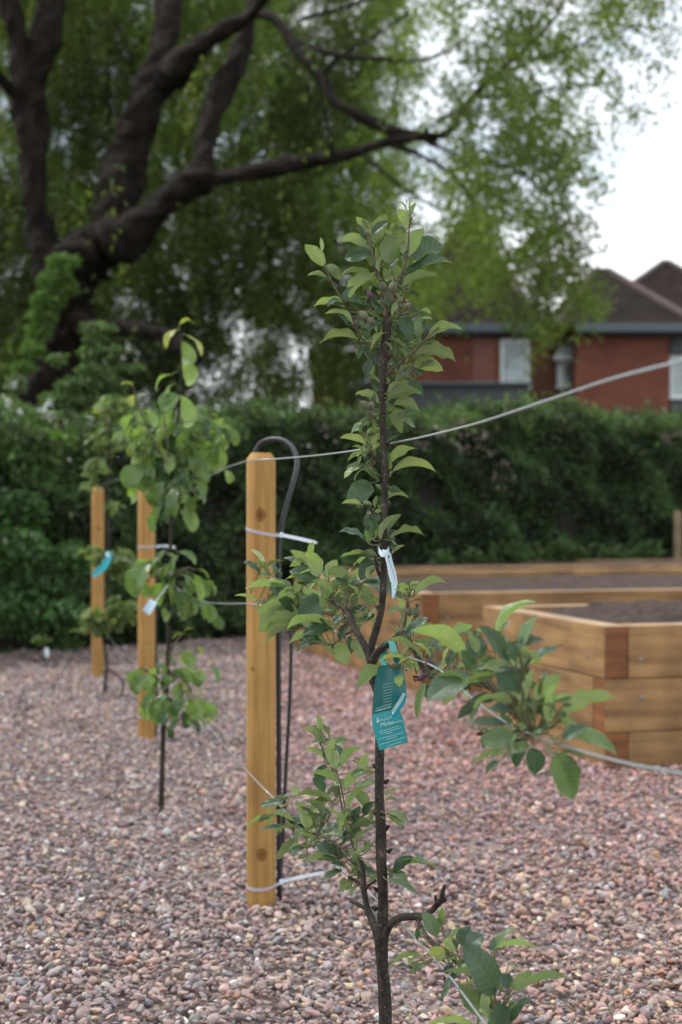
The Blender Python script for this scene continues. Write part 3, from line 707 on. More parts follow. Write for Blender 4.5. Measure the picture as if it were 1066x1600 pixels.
def window(px0, py0, px1, py1, Y, parent, blind=False, mull=True, fr=.085):
    a = Q(px0, py0, Y); c = Q(px1, py1, Y); x0, x1, z1, z0 = a[0], c[0], a[2], c[2]; mb = MB(); yc = Y + .03
    mb.box(((x0 + x1) / 2, yc, z1 - fr / 2), ((x1 - x0) / 2, .04, fr / 2)); mb.box(((x0 + x1) / 2, yc, z0 + fr / 2), ((x1 - x0) / 2, .04, fr / 2))
    mb.box((x0 + fr / 2, yc, (z0 + z1) / 2), (fr / 2, .04, (z1 - z0) / 2 - fr)); mb.box((x1 - fr / 2, yc, (z0 + z1) / 2), (fr / 2, .04, (z1 - z0) / 2 - fr))
    w = mb.build('window', upvc_m, parent)
    mb = MB(); mb.box(((x0 + x1) / 2, Y + .05, (z0 + z1) / 2), ((x1 - x0) / 2 - fr - .002, .006, (z1 - z0) / 2 - fr - .002))
    mb.build('pane', glass_m, w)
    if blind:
        mb = MB(); nn = int((z1 - z0 - 2 * fr) / .05)
        for i in range(nn): mb.box(((x0 + x1) / 2, Y + .035, z1 - fr - .025 - i * .05), ((x1 - x0) / 2 - fr - .01, .003, .019))
        mb.build('blind', blind_m, w)
    mb = MB(); mb.box(((x0 + x1) / 2, Y - .03, z0 - .025), ((x1 - x0) / 2 + .05, .07, .022)); mb.build('sill', upvc_m, w)
    return w
def hip_roof(px0, px1, pye, Y, depth, ridge0, ridge1, parent, over=.35):
    """eaves between px0 and px1 at height row pye; ridge0/ridge1 = (px, py, Y)"""
    a = Q(px0, pye, Y - over); c = Q(px1, pye, Y - over); z = a[2]
    v = [a, c, (c[0], Y + depth + over, z), (a[0], Y + depth + over, z), Q(*ridge0), Q(*ridge1)]
    f = [(0, 1, 5, 4), (1, 2, 5), (2, 3, 4, 5), (3, 0, 4), (3, 2, 1, 0)]
    r = mesh('roof', v, f, tile_m, parent)
    for p, q in ((v[0], v[4]), (v[1], v[5]), (v[4], v[5]), (v[2], v[5]), (v[3], v[4])):
        p, q = np.array(p, float), np.array(q, float)
        if np.linalg.norm(q - p) < .05: continue
        n_ = 14; pa = p + (q - p) * np.linspace(0, 1, n_)[:, None]
        vv, ff = tube(pa, .10 + .01 * (np.arange(n_) % 2), 8); mesh('ridge', vv, ff, ridge_m, r)
    return r, v
# left house
hA = empty('brick_house', (4.2, 42, 0), 'red brick house with a tall dark tiled roof half hidden behind hanging willow leaves', 'house')
YA = 38.3
zb = HY + 1.0 * FPX / YA
slab('wall', 590, 513, 828, zb, YA, 8, brick_m, hA)
slab('pier', 738, 526, 772, 598, YA - .035, .03, brick_mat('pale_brick', (.25, .09, .065), (.20, .075, .055), (.24, .16, .13)), hA)
slab('gutter', 585, 505, 835, 518, YA - .45, .12, fascia_m, hA)
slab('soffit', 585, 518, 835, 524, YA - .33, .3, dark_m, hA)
window(782, 530, 828, 604, YA - .06, hA)
hip_roof(575, 842, 506, YA, 8, (726, 352, 42.2), (748, 352, 42.2), hA)
slab('extension', 560, 600, 826, HY + FPX / 36.5, 36.5, 1.7, clad_m, hA)
slab('extension_roof', 552, 597, 832, 601, 36.3, 1.95, fascia_m, hA)
slab('annexe', 488, 556, 588, HY + FPX / 37.5, 37.5, 6, brick_mat('orange_brick', (.36, .12, .05), (.28, .09, .04), (.25, .16, .1)), hA)
window(541, 566, 577, 602, 37.4, hA)
slab('annexe_roof', 480, 548, 589, 556, 37.2, 6.6, tile_m, hA)
# right house
hB = empty('brick_house', (8, 42, 0), 'red brick house with a hipped dark roof and an opened small window, beside the sky', 'house')
YB = 37.1
slab('wall', 903, 512, 1046, HY + FPX / YB, YB, 8, brick_m, hB)
slab('recess_wall', 829, 512, 902, HY + FPX / (YB + 1.2), YB + 1.2, 6, brick_mat('shaded_recess_brick', (.15, .05, .032), (.11, .036, .026), (.12, .08, .06)), hB)  # brick darkened in its colour to paint the shade of the recess
slab('side_wall', 1047, 512, 1150, HY + FPX / (YB + .5), YB + .5, 7, brick_m, hB)
slab('panel', 1048, 524, 1120, 553, YB + .38, .1, clad_m, hB)
slab('lower_panel', 1048, 624, 1120, 660, YB + .38, .1, clad_m, hB)
window(1047, 556, 1120, 621, YB + .36, hB, True)
slab('gutter', 900, 505, 1140, 518, YB - .45, .12, fascia_m, hB)
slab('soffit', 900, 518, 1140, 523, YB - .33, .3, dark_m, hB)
wB = window(871, 566, 904, 604, YB + 1.1, hB)
# opened top light
pa, pb, pc, pd = Q(876, 541, YB + 1.05), Q(905, 536, YB + 1.05), Q(893, 563, YB + .65), Q(865, 562, YB + .65)
th = np.array([0, .04, .02]); v = [pa, pb, pc, pd, pa + th, pb + th, pc + th, pd + th]
mesh('open_window', v, [(0, 3, 2, 1), (4, 5, 6, 7), (0, 1, 5, 4), (1, 2, 6, 5), (2, 3, 7, 6), (3, 0, 4, 7)], upvc_m, hB)
mid = (pa + pb + pc + pd) / 4; v2 = [mid + (p - mid) * .72 - np.array([0, .012, .003]) for p in (pa, pb, pc, pd)]
mesh('pane', v2 + [p + np.array([0, .006, 0]) for p in v2], [(0, 3, 2, 1), (4, 5, 6, 7), (0, 1, 5, 4), (1, 2, 6, 5), (2, 3, 7, 6), (3, 0, 4, 7)], blind_m, hB)
hip_roof(868, 1092, 506, YB, 8, (928, 424, 40.9), (952, 424, 40.9), hB)
# roof further back
hC = empty('brick_house', (11, 52, 0), 'farther house showing only its steep dark hipped roof and pale ridge above the gutter', 'house')
slab('wall', 960, 520, 1200, HY + FPX / 50, 50, 8, brick_m, hC)
hip_roof(905, 1215, 503, 50, 9, (1036, 410, 54.2), (1046, 410, 54.2), hC)

# ------------------------------------------------------------------ willow
willow_bark = bark('willow_bark', (.004, .0025, .0015), (.022, .0130, .0070), 7.0, 0, 1.0, .22, (1, 1, .22), (.060, .048, .026))
TS = 105.0
wt = empty('willow_tree', tuple(P(50, HY + TS, TS) * np.array([1, 1, 0])), 'huge old willow with leaning forked dark trunk and hanging green curtains', 'tree')
def wl_limb(name, pts, n=30, seg=14, lump=.14, sd=0, parent=wt):
    rl = np.random.default_rng(200 + sd); k = .5 if pts[0][3] > 20 else .25
    pts = [(a + rl.normal(0, w_ * .05), b_, c, w_ * 1.07 * (1 + k * .3 * rl.normal())) for a, b_, c, w_ in pts]
    v, f = limb(pts, n * 3, seg + 12, lump * 1.5, sd); return mesh(name, v, f, willow_bark, parent, True)
z0 = HY + TS
trunk = wl_limb('trunk', [(20, z0 + 10, TS, 120), (30, 800, TS, 96), (48, 690, TS, 78), (62, 640, TS, 68), (85, 570, TS, 60), (103, 500, TS, 58), (116, 440, TS, 64), (142, 398, TS, 78), (176, 372, TS, 74), (196, 345, TS, 44)], 46, 20, .16, 1)
wl_limb('bough', [(150, 392, TS, 60), (180, 350, TS, 60), (190, 300, TS - 1, 52), (202, 230, TS - 2, 52), (222, 170, TS - 2, 54), (243, 128, TS - 3, 48), (255, 75, TS - 4, 40), (264, 0, TS - 6, 34), (275, -160, TS - 10, 26), (262, -380, TS - 14, 16)], 44, 16, .14, 2)
wl_limb('bough', [(240, 140, TS - 3, 34), (262, 122, TS - 2, 34), (285, 100, TS, 34), (318, 68, TS + 2, 30), (350, 48, TS + 3, 26), (400, 15, TS + 5, 22), (440, -60, TS + 8, 16), (500, -200, TS + 12, 10)], 30, 12, .12, 3)
wl_limb('bough', [(160, 388, TS + 2, 64), (200, 366, TS + 2, 56), (235, 338, TS + 3, 46), (275, 305, TS + 4, 40), (312, 280, TS + 5, 34), (340, 278, TS + 5, 22), (400, 268, TS + 6, 20), (470, 254, TS + 7, 19), (540, 242, TS + 8, 17), (600, 224, TS + 9, 16), (655, 213, TS + 10, 14), (700, 206, TS + 10, 11), (740, 150, TS + 10, 9), (800, 95, TS + 10, 7), (868, 25, TS + 10, 5), (900, -60, TS + 10, 4)], 60, 14, .12, 4)
wl_limb('bough', [(305, 292, TS + 5, 36), (314, 253, TS + 4, 30), (324, 203, TS + 3, 30), (345, 142, TS + 2, 32), (372, 92, TS + 1, 26), (390, 30, TS, 18), (410, -60, TS - 2, 12)], 28, 12, .12, 5)
wl_limb('bough', [(98, 470, TS - 2, 40), (75, 425, TS - 3, 42), (63, 360, TS - 4, 44), (56, 304, TS - 4, 42), (50, 203, TS - 5, 42), (42, 130, TS - 5, 50), (30, 60, TS - 5, 26), (14, 0, TS - 5, 22), (-10, -140, TS - 6, 14)], 40, 14, .14, 6)
wl_limb('bough', [(44, 150, TS - 5, 40), (62, 100, TS - 5, 42), (74, 60, TS - 5, 40), (82, 0, TS - 6, 36), (96, -150, TS - 8, 26), (90, -330, TS - 10, 14)], 24, 12, .12, 7)
wl_limb('bough', [(36, 165, TS - 5, 20), (15, 138, TS - 4, 16), (-10, 108, TS - 2, 14), (-60, 60, TS, 10)], 14, 10, .1, 8)
wl_limb('bough', [(115, 500, TS + 2, 28), (150, 512, TS + 3, 32), (200, 512, TS + 5, 31), (245, 522, TS + 6, 32), (285, 545, TS + 7, 24), (316, 560, TS + 8, 14)], 20, 12, .18, 9)
for i, pts in enumerate(([(390, 20, 106, 15), (430, 30, 108, 15), (468, 85, 110, 14), (500, 120, 111, 13), (526, 158, 112, 14), (577, 189, 113, 16), (627, 208, 114, 16), (685, 216, 114, 12)],
            [(455, 60, 109, 9), (520, 84, 112, 8), (590, 92, 114, 7), (662, 94, 116, 5), (720, 70, 118, 3)],
            [(600, 222, 114, 9), (650, 240, 115, 8), (700, 268, 116, 6), (735, 310, 117, 5), (745, 350, 117, 3)],
            [(655, 213, 115, 8), (690, 232, 116, 6), (740, 250, 118, 5), (800, 262, 119, 4), (850, 300, 119, 3)],
            [(500, 122, 111, 6), (530, 90, 112, 5), (580, 60, 113, 4), (640, 20, 114, 3)],
            [(470, 30, 109, 6), (530, 14, 111, 6), (590, -5, 113, 5), (700, -20, 115, 4)],
            [(740, 150, 115, 5), (800, 150, 117, 4), (860, 140, 118, 3), (930, 130, 119, 3)],
            [(800, 95, 115, 5), (870, 85, 117, 4), (940, 55, 118, 3), (1010, 40, 119, 3)],
            [(655, 213, 116, 5), (700, 180, 118, 4), (760, 165, 119, 3)],
            [(520, 245, 113, 5), (512, 200, 114, 5), (505, 165, 114, 4)],
            [(560, 235, 114, 5), (600, 270, 115, 5), (640, 300, 116, 4), (690, 330, 117, 3)])):
    wl_limb('bough', pts, 24, 8, .1, 20 + i)
DEN = """9899999986788475777652
8999999986677376776553
7999999998787667665440
7998999998876567665540
8967998799976678776100
8999998899986678876000
9999999999995477875000
9999999999997667873000
8999997999998867883000
8999887899998645785000
7999998667997212441000
8999996666764100220000
9999997666642100111100
9999999999962000111000"""
DG = np.array([[int(ch) for ch in r_] for r_ in DEN.split('\n')], float)
def dens(px, py):
    """how full the crown is at a place given in frame units"""
    gx = np.clip(px / 50 - .5, 0, DG.shape[1] - 1.001); gy = np.clip(py / 50 - .5, 0, DG.shape[0] - 1.001)
    i = gx.astype(int); j = gy.astype(int); a = gx - i; c = gy - j
    return DG[j, i] * (1 - a) * (1 - c) + DG[j, i + 1] * a * (1 - c) + DG[j + 1, i] * (1 - a) * c + DG[j + 1, i + 1] * a * c
willow_leaf = leafmat('willow_leaf', (.15, .21, .08), .45, .45, False, .5)
def willow_foliage():
    P_, D_, Nn, Ln, Wd, Ti = [], [], [], [], [], []
    tw = []
    ns = 14500
    px0 = rng.uniform(-160, 1100, ns); py0 = rng.uniform(-260, 600, ns)
    for i in range(ns):
        x, y = px0[i], py0[i]
        right = x > 630 + rng.normal(0, 28)
        if x > 640 and y < 330 and rng.random() < .40: continue
        s_ = (rng.uniform(100, 126) if x > 690 else rng.uniform(72, 108)) if right else (rng.uniform(64, 95) if rng.random() < .998 else rng.uniform(103, 116))
        front = s_ > 104 and not right
        Lm = (rng.uniform(.35, 1.1) if right else rng.uniform(.8, 2.6))
        sp = .026 if right else .032
        n = int(Lm / sp); k = np.arange(n) * sp
        X0 = (x - CX) / s_; Z0 = CAMZ - (y - HY) / s_; Y0 = FPX / s_
        sway = rng.normal(0, .40, 2) if not right else rng.normal(0, .6, 2)
        u = k / Lm
        droop = (k if not right else k * (.35 + .5 * u))
        X = X0 + sway[0] * u * (1 if right else .6) + .03 * np.sin(k * 6 + i); Y = Y0 + sway[1] * u; Z = Z0 - droop
        s2 = FPX / Y; qx = CX + X * s2; qy = HY + (CAMZ - Z) * s2
        dd = dens(qx, qy)
        ph = np.sin(qx * .047 + 1.7 * np.sin(qy * .031)) * np.sin(qy * .041 + 1.3 * np.sin(qx * .027 + 2))   # clumpiness
        edge = (rng.random(n) < np.clip((dd / 8.5) ** (2.8 if not right else 2.2) * (1.05 + .75 * ph if not right else 1.05 + .95 * ph), 0, 1)) & (Z > 1.2)
        if front: edge &= rng.random(n) < .35
        if edge.sum() < 2: continue
        pos = np.stack([X, Y, Z], 1)[edge]; m = len(pos)
        pos += rng.normal(0, .05 if not right else .06, (m, 3))
        P_.append(pos)
        dr = np.stack([rng.normal(0, .7, m), rng.normal(0, .7, m), -rng.uniform(.1, 1.1, m)], 1) if not right else rng.normal(size=(m, 3)) + np.array([0, 0, -.4])
        D_.append(dr); Nn.append(rng.normal(size=(m, 3)) + np.array([0, 0, .5]))
        L_ = rng.uniform(.085, .15, m) if not right else rng.uniform(.06, .11, m)
        Ln.append(L_); Wd.append(L_ * (.30 if not right else .5))
        tone = rng.uniform(.6, 1.4) * (1 + .3 * math.sin(x * .021 + 2 * math.sin(y * .013)))
        g = np.array([.10, .155, .035]) if not right else np.array([.125, .165, .040])
        if not right:
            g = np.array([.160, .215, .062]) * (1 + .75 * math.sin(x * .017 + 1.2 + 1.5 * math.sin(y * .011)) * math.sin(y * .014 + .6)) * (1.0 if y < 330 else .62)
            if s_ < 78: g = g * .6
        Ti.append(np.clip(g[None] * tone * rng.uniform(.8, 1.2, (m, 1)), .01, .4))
        if i % 3 == 0 and not right: tw.append(np.stack([X, Y, Z], 1)[edge][[0, -1]])
    base = np.concatenate(P_)
    print('willow leaves', len(base))
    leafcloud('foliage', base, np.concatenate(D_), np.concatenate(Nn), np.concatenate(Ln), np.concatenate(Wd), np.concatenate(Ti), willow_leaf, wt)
    mb = MB()
    for a in tw:
        if np.linalg.norm(a[1] - a[0]) > .2:
            v, f = tube(np.array([a[0], (a[0] + a[1]) / 2, a[1]]), [.006, .004, .003], 3, caps=False); mb.add(v, f)
    o = mb.build('twigs', willow_bark, wt); o['kind'] = 'stuff'
willow_foliage()

# ivy climbing the trunk, cream edged lower down
ivy_leaf = leafmat('ivy_leaf', (.14, .2, .08), .3, .2, False, .4)
def clump_leaves(spots, n, size, tintf, mat, name, loc=None, parent=None, flat=.6, dirz=-.2):
    """spots rows (px, py, s, rx_px, ry_px) with n leaves spread by area"""
    sp = np.array(spots, float); a = sp[:, 3] * sp[:, 4]; k = rng.choice(len(sp), n, p=a / a.sum())
    g = unit(rng.normal(size=(n, 3))) * rng.uniform(.2, 1, (n, 1)) ** .5
    px = sp[k, 0] + g[:, 0] * sp[k, 3]; py = sp[k, 1] + g[:, 2] * sp[k, 4]; s_ = sp[k, 2]
    pos = np.stack([(px - CX) / s_, FPX / s_ + g[:, 1] * sp[k, 3] / s_ * flat, CAMZ - (py - HY) / s_], 1)
    dr = g + rng.normal(0, .5, (n, 3)) + np.array([0, 0, dirz]); nr = rng.normal(0, .6, (n, 3)) + np.array([0, -.4, .9])
    L_ = rng.uniform(*size, n)
    off = np.zeros(3) if loc is None else np.array(loc)
    o = leafcloud(name, pos - off, dr, nr, L_, L_ * .6, tintf(pos, px, py, n), mat, parent)
    if loc is not None: o.location = loc
    return o
ivy_spots = [(98, 410, 108, 22, 18), (88, 436, 108, 26, 20), (102, 450, 108, 18, 18), (76, 468, 108, 24, 20), (66, 495, 108, 20, 20), (60, 520, 108, 18, 18), (52, 548, 109, 17, 18), (38, 575, 109, 16, 16), (26, 600, 109, 14, 16), (12, 628, 109, 14, 16), (6, 650, 109, 16, 14)]
def ivy_t(pos, px, py, n):
    t = np.array([.12, .21, .045]) * rng.uniform(.6, 1.4, (n, 1)); m = (py > 585) & (rng.random(n) < .4); t[m] = np.array([.42, .46, .36]) * rng.uniform(.8, 1.1, (m.sum(), 1)); return t
prop(clump_leaves(ivy_spots, 2600, (.06, .12), ivy_t, ivy_leaf, 'ivy', tuple(P(60, 800, 108) * np.array([1, 1, 0]))), 'bright green ivy climbing the leaning willow trunk, cream flecked lower down', 'ivy')
# white flowered shrub top by the hedge at the edge
# tall leafy bramble behind the hedge
def br_t(pos, px, py, n): return np.array([.105, .165, .06]) * rng.uniform(.6, 1.45, (n, 1))
br_spots = [(152, 512, 190, 26, 12), (150, 530, 190, 14, 14), (145, 552, 190, 20, 16), (150, 580, 190, 26, 18), (130, 600, 190, 40, 18), (165, 600, 190, 30, 22), (110, 625, 190, 45, 20), (160, 632, 190, 50, 24), (90, 560, 190, 12, 10), (205, 575, 190, 14, 8), (60, 650, 190, 40, 16), (200, 655, 190, 40, 20), (175, 548, 190, 24, 7)]
e = empty('bramble_shrub', tuple(P(150, 790, 190) * np.array([1, 1, 0])), 'tall leafy shrub poking above the hedge in front of the willow trunk', 'shrub')
clump_leaves(br_spots, 2300, (.045, .085), br_t, green_leaf, 'foliage', None, e)
mb = MB()
for pts in ([(150, 780, 190, 5), (150, 650, 190, 4), (148, 560, 190, 3), (153, 505, 190, 2)], [(150, 700, 190, 4), (120, 620, 190, 3), (92, 558, 190, 2)], [(152, 700, 190, 4), (185, 610, 190, 3), (206, 572, 190, 2)]):
    v, f = limb(pts, 14, 5); mb.add(v, f)
mb.build('stems', willow_bark, e)
wf = plain('white_petals', (.72, .74, .7), .7, 0, .1, 40, 0)
allv = []; allf = []; cnt = 0
e = empty('flowering_shrub', tuple(P(40, 790, 215) * np.array([1, 1, 0])), 'white flowering sprig growing over the hedge below the ivy', 'shrub')
for (px, py, w) in ((12, 632, 9), (22, 602, 6), (68, 638, 7), (80, 650, 8), (30, 645, 6), (6, 655, 6), (76, 632, 5)):
    for _ in range(w * 2):
        c = P(px, py, 208) + rng.normal(0, w / 208 * .55, 3) * np.array([1, .6, 1]); a = unit(rng.normal(size=3) + np.array([0, -.8, .6])); u = unit(np.cross(a, [0, 0, 1.])); w_ = np.cross(a, u)
        pet = [c + (u * math.cos(x) + w_ * math.sin(x)) * .012 * (1 if j % 2 else .6) + a * .003 * (j % 2) for j, x in enumerate(np.linspace(0, 2 * math.pi, 11)[:-1])]
        allv += [c] + pet; allf += [(cnt, cnt + 1 + j, cnt + 1 + (j + 1) % 10) for j in range(10)]; cnt += 11
o = mesh('blossom', allv, allf, wf, e); o['kind'] = 'stuff'
clump_leaves([(15, 640, 206, 30, 20), (70, 650, 206, 30, 14), (35, 660, 206, 40, 14)], 500, (.035, .06), br_t, green_leaf, 'foliage', None, e)

# ------------------------------------------------------------------ modelled leaves
def build_leaf(base, tip, phi, wr, tint, r, droop=.10, fold=.55, arch=None, obov=False, serr=.03):
    """one leaf with midrib, V fold, arched blade, toothed edge, short stalk; phi 0 = upper face towards the path, 90 = upper face up, 180 = underside"""
    rows, half = 20, 4
    a = tip - base; L = np.linalg.norm(a); a = a / L
    cam_dir = unit(np.array([0, 0, CAMZ]) - (base + tip) / 2)
    cam_dir = unit(cam_dir - a * np.dot(cam_dir, a))
    up = np.cross(cam_dir, a)
    if up[2] < 0: up = -up
    ph = math.radians(phi); n = cam_dir * math.cos(ph) + up * math.sin(ph); side = np.cross(a, n)
    W_ = L * wr; arch = r.uniform(.04, .13) if arch is None else arch; curl = r.uniform(-.05, .12)
    fr = fold * r.uniform(.75, 1.25); tw = r.uniform(-.35, .35); wav = r.uniform(.02, .07); wp = r.uniform(0, 6.28); wn_ = r.uniform(1.5, 3.0)
    v = []; uv = []; cols = []
    for i in range(rows + 1):
        t = i / rows
        w = (t ** .62) * ((1 - t) ** .80) * 2.6 if not obov else (t ** .8) * ((1 - t) ** .55) * 2.35
        if t > .9: w *= .75
        w = w * W_ / 2 + L * .006
        c = base + a * L * t + n * L * (arch * 4 * t * (1 - t) - curl * t ** 3 + curl * t)
        th = tw * (t - .3)
        s2 = side * math.cos(th) + n * math.sin(th); n2 = n * math.cos(th) - side * math.sin(th)
        for j in range(-half, half + 1):
            q = j / half; e = 1 + (serr * (1 if i % 2 else -1) if abs(j) == half and 0 < i < rows else 0)
            fq = fr * (1 - .35 * abs(q))
            p = c + s2 * w * q * e * math.cos(fq) + n2 * (w * abs(q) * math.sin(fq) + W_ * wav * q * q * math.sin(wn_ * 6.28 * t + wp + (1.6 if q > 0 else 0)))
            v.append(p); uv.append((t, q)); cols.append(tint * (1 + .06 * math.sin(9 * t + wp)))
    f = []
    m = 2 * half + 1
    for i in range(rows):
        for j in range(m - 1): k = i * m + j; f.append((k, k + 1, k + m + 1, k + m))
    return v, uv, cols, f, a, n
class Leaves:
    def __init__(s): s.v = []; s.uv = []; s.c = []; s.f = []
    def add(s, base, tip, phi, wr, tint, r, stalk=None, **k):
        v, uv, c, f, a, n = build_leaf(base, tip, phi, wr, tint, r, **k); o = len(s.v)
        s.v += v; s.uv += uv; s.c += c; s.f += [tuple(x + o for x in q) for q in f]
        if stalk is not None:
            pts = spline([stalk, (stalk + base) / 2 - n * .002, base], 5); vv, ff = tube(pts, [.0011, .0010, .0009, .0009, .0007], 5, caps=False); o = len(s.v)
            s.v += list(vv); s.uv += [(0, 0)] * len(vv); s.c += [tint * .6 + np.array([.16, .13, .06])] * len(vv); s.f += [tuple(x + o for x in q) for q in ff]
    def build(s, name, mat, parent=None, loc=None):
        return mesh(name, np.array(s.v), s.f, mat, parent, True, {'tint': np.array(s.c)}, s.uv)
def fix_normals(o): pass

apple_leaf = leafmat('apple_leaf', (.30, .36, .19), .62, .30, True, .40, 1.5, .45)
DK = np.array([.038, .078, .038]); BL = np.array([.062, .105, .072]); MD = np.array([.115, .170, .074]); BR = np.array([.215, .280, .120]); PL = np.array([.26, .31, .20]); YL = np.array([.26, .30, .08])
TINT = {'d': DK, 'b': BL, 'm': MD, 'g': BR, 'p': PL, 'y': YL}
# every line: base x y, tip x y, phi, width ratio, tint; grouped under a scale and depth slope
TOP = """506 415 478 384 150 .5 g|503 393 501 372 150 .3 p|513 439 482 432 85 .6 m|541 481 494 478 118 .5 g|551 506 511 491 120 .45 g|560 532 504 536 112 .5 m|556 533 584 541 118 .45 g|545 466 593 436 128 .55 g|544 468 567 476 60 .5 b
575 372 558 341 150 .5 y|574 376 559 352 30 .5 b|574 368 575 346 150 .28 p|585 380 604 337 155 .52 m|577 395 530 377 128 .5 g|580 432 537 429 98 .55 m|583 415 573 398 150 .6 m|589 408 587 388 140 .4 p|571 380 574 366 90 .4 p
603 411 632 361 148 .62 m|612 368 602 360 150 .6 g|630 400 660 360 165 .5 g|630 396 622 370 148 .62 g|640 354 623 328 152 .62 g|641 339 650 318 148 .35 m|634 326 622 316 130 .3 p|641 330 642 313 150 .2 p
632 402 691 385 32 .58 d|632 433 701 411 92 .56 m|634 431 695 405 60 .42 d|628 449 679 431 112 .46 m|620 441 617 414 150 .85 g|631 426 645 402 160 .5 m|593 467 622 466 118 .5 m|600 470 588 455 130 .5 g
644 481 661 512 20 .6 d|657 486 673 491 130 .6 g|629 491 636 530 20 .5 d|654 527 646 512 50 .8 p|656 524 662 508 60 .6 b|682 512 694 504 150 .4 p|670 528 719 516 126 .5 g|649 554 709 564 122 .6 m|646 569 690 579 140 .55 g|622 583 647 571 95 .55 m|646 571 660 586 30 .8 d
588 583 609 588 30 .6 d|582 560 573 589 35 .55 d|586 590 590 622 30 .5 d|598 560 596 590 40 .5 d|604 500 622 520 40 .5 d|608 515 590 500 120 .5 m|596 520 580 506 80 .5 m|612 540 628 516 130 .4 m|616 556 610 530 140 .4 m|625 560 632 530 140 .35 m|600 480 585 490 60 .5 b|587 470 572 462 60 .4 b|578 478 566 470 70 .5 d|590 495 578 512 40 .5 d
560 505 575 515 50 .6 b|565 520 576 532 50 .5 b|570 540 560 560 40 .5 d|594 545 580 530 120 .5 m|612 548 601 535 110 .5 d|640 480 655 500 20 .6 m|650 500 655 525 30 .5 m|636 560 622 545 130 .6 m|616 600 640 590 110 .55 m|607 600 626 612 40 .5 m|641 455 655 463 40 .4 d
606 622 655 614 138 .55 m|615 633 654 643 128 .62 m|605 643 627 641 148 .7 g|606 650 647 667 62 .45 m|630 594 660 618 42 .5 d|608 612 628 598 130 .5 m|592 629 558 616 128 .45 g|570 616 556 617 50 .5 d|583 645 575 655 30 .7 d|574 663 549 679 60 .6 m|590 655 576 668 110 .6 m|585 672 574 654 120 .5 g|597 632 582 600 40 .45 d|585 640 586 615 40 .4 d
573 695 534 685 112 .5 g|577 696 595 669 158 .6 g|576 690 563 674 140 .4 g|572 708 545 720 115 .5 m|568 706 551 698 110 .5 m|582 706 604 695 112 .5 g|584 698 592 678 150 .4 m|578 700 570 716 60 .4 m|571 727 540 747 62 .55 g|568 726 590 749 40 .45 m|578 730 591 752 50 .3 m
607 728 649 702 128 .45 g|613 738 678 738 112 .46 g|606 731 607 747 100 .3 g|606 764 625 767 40 .6 d|606 779 637 779 118 .5 g|579 754 545 786 12 .62 b|576 776 570 756 150 .75 g|581 788 567 786 60 .6 g|566 790 536 787 118 .42 g|586 792 590 775 140 .4 m|603 771 600 757 150 .5 p
585 836 579 802 20 .95 b|594 842 625 806 140 .42 m|576 850 533 832 68 .5 b|580 867 535 871 92 .52 m|572 871 564 884 148 .8 g|609 843 660 837 98 .55 m|587 839 621 856 72 .45 m|612 866 632 853 120 .4 g|584 870 565 905 18 .55 d|588 885 574 902 150 .6 g|586 800 592 815 30 .5 b|592 862 604 850 60 .5 m"""
TOP += """|600 520 582 545 110 .55 m|607 530 634 548 100 .5 m|598 500 574 520 60 .5 d|612 495 640 470 110 .5 g|596 455 612 480 30 .6 b|604 470 628 462 60 .55 m|590 448 560 440 118 .5 g|606 440 600 420 150 .6 m|598 475 606 498 150 .6 g|588 520 574 500 120 .5 g|614 515 634 503 118 .5 g|610 575 640 585 60 .5 d|594 600 574 590 110 .5 m|606 625 634 640 40 .5 d|594 610 580 630 40 .55 d|616 470 640 485 40 .5 d|582 480 560 465 100 .5 m|600 540 590 570 30 .5 d|608 555 622 575 40 .5 d|622 445 640 440 60 .5 d|594 425 600 400 120 .5 m|612 430 622 405 60 .5 d|625 535 648 532 40 .5 d|640 545 662 540 110 .5 g|590 660 560 664 60 .5 d|604 690 624 680 60 .4 d"""
LEFT = """415 888 393 860 62 .35 p|420 897 398 876 130 .3 m|430 899 426 880 50 .7 b|452 922 388 920 112 .38 g|404 945 369 932 118 .28 g|392 926 388 905 60 .3 p|468 925 434 938 150 .6 g|470 945 412 958 140 .5 g|470 935 430 965 148 .6 g|470 962 404 956 140 .45 g|455 952 408 985 148 .5 g|465 972 422 968 140 .5 m|440 935 420 918 60 .5 b|430 950 400 940 60 .4 b
467 984 418 1006 118 .45 g|521 982 453 982 98 .44 g|506 1001 454 1006 112 .44 g|518 1007 542 1036 150 .75 g|516 1008 500 1003 140 .5 g|550 1000 567 1030 150 .7 m|505 936 470 968 18 .75 b|508 940 540 930 30 .4 d|498 912 450 905 92 .4 g|495 903 455 893 30 .5 d|496 902 479 864 152 .58 g|480 882 455 862 138 .5 g|486 870 489 847 150 .45 g
513 902 526 876 150 .62 g|545 914 516 891 148 .62 m|545 911 549 888 60 .35 p|554 910 566 888 148 .5 g|530 918 584 946 138 .48 m|548 922 572 905 70 .5 b|510 935 500 905 150 .6 g|503 950 478 922 150 .6 g|522 958 540 936 140 .6 m|545 952 576 955 60 .5 b|555 966 587 975 118 .5 g|542 975 532 1002 40 .5 d|476 900 462 925 150 .5 g|490 920 488 945 148 .7 g|512 925 505 950 140 .6 m|530 905 520 925 140 .6 g|560 935 545 915 120 .5 g|570 950 588 935 120 .5 m|520 985 500 968 50 .5 b|505 985 470 1000 20 .45 d|536 960 520 975 40 .5 b|540 955 552 985 50 .5 m|565 975 555 995 40 .4 m|575 965 590 950 60 .4 m|567 909 625 935 46 .55 b"""
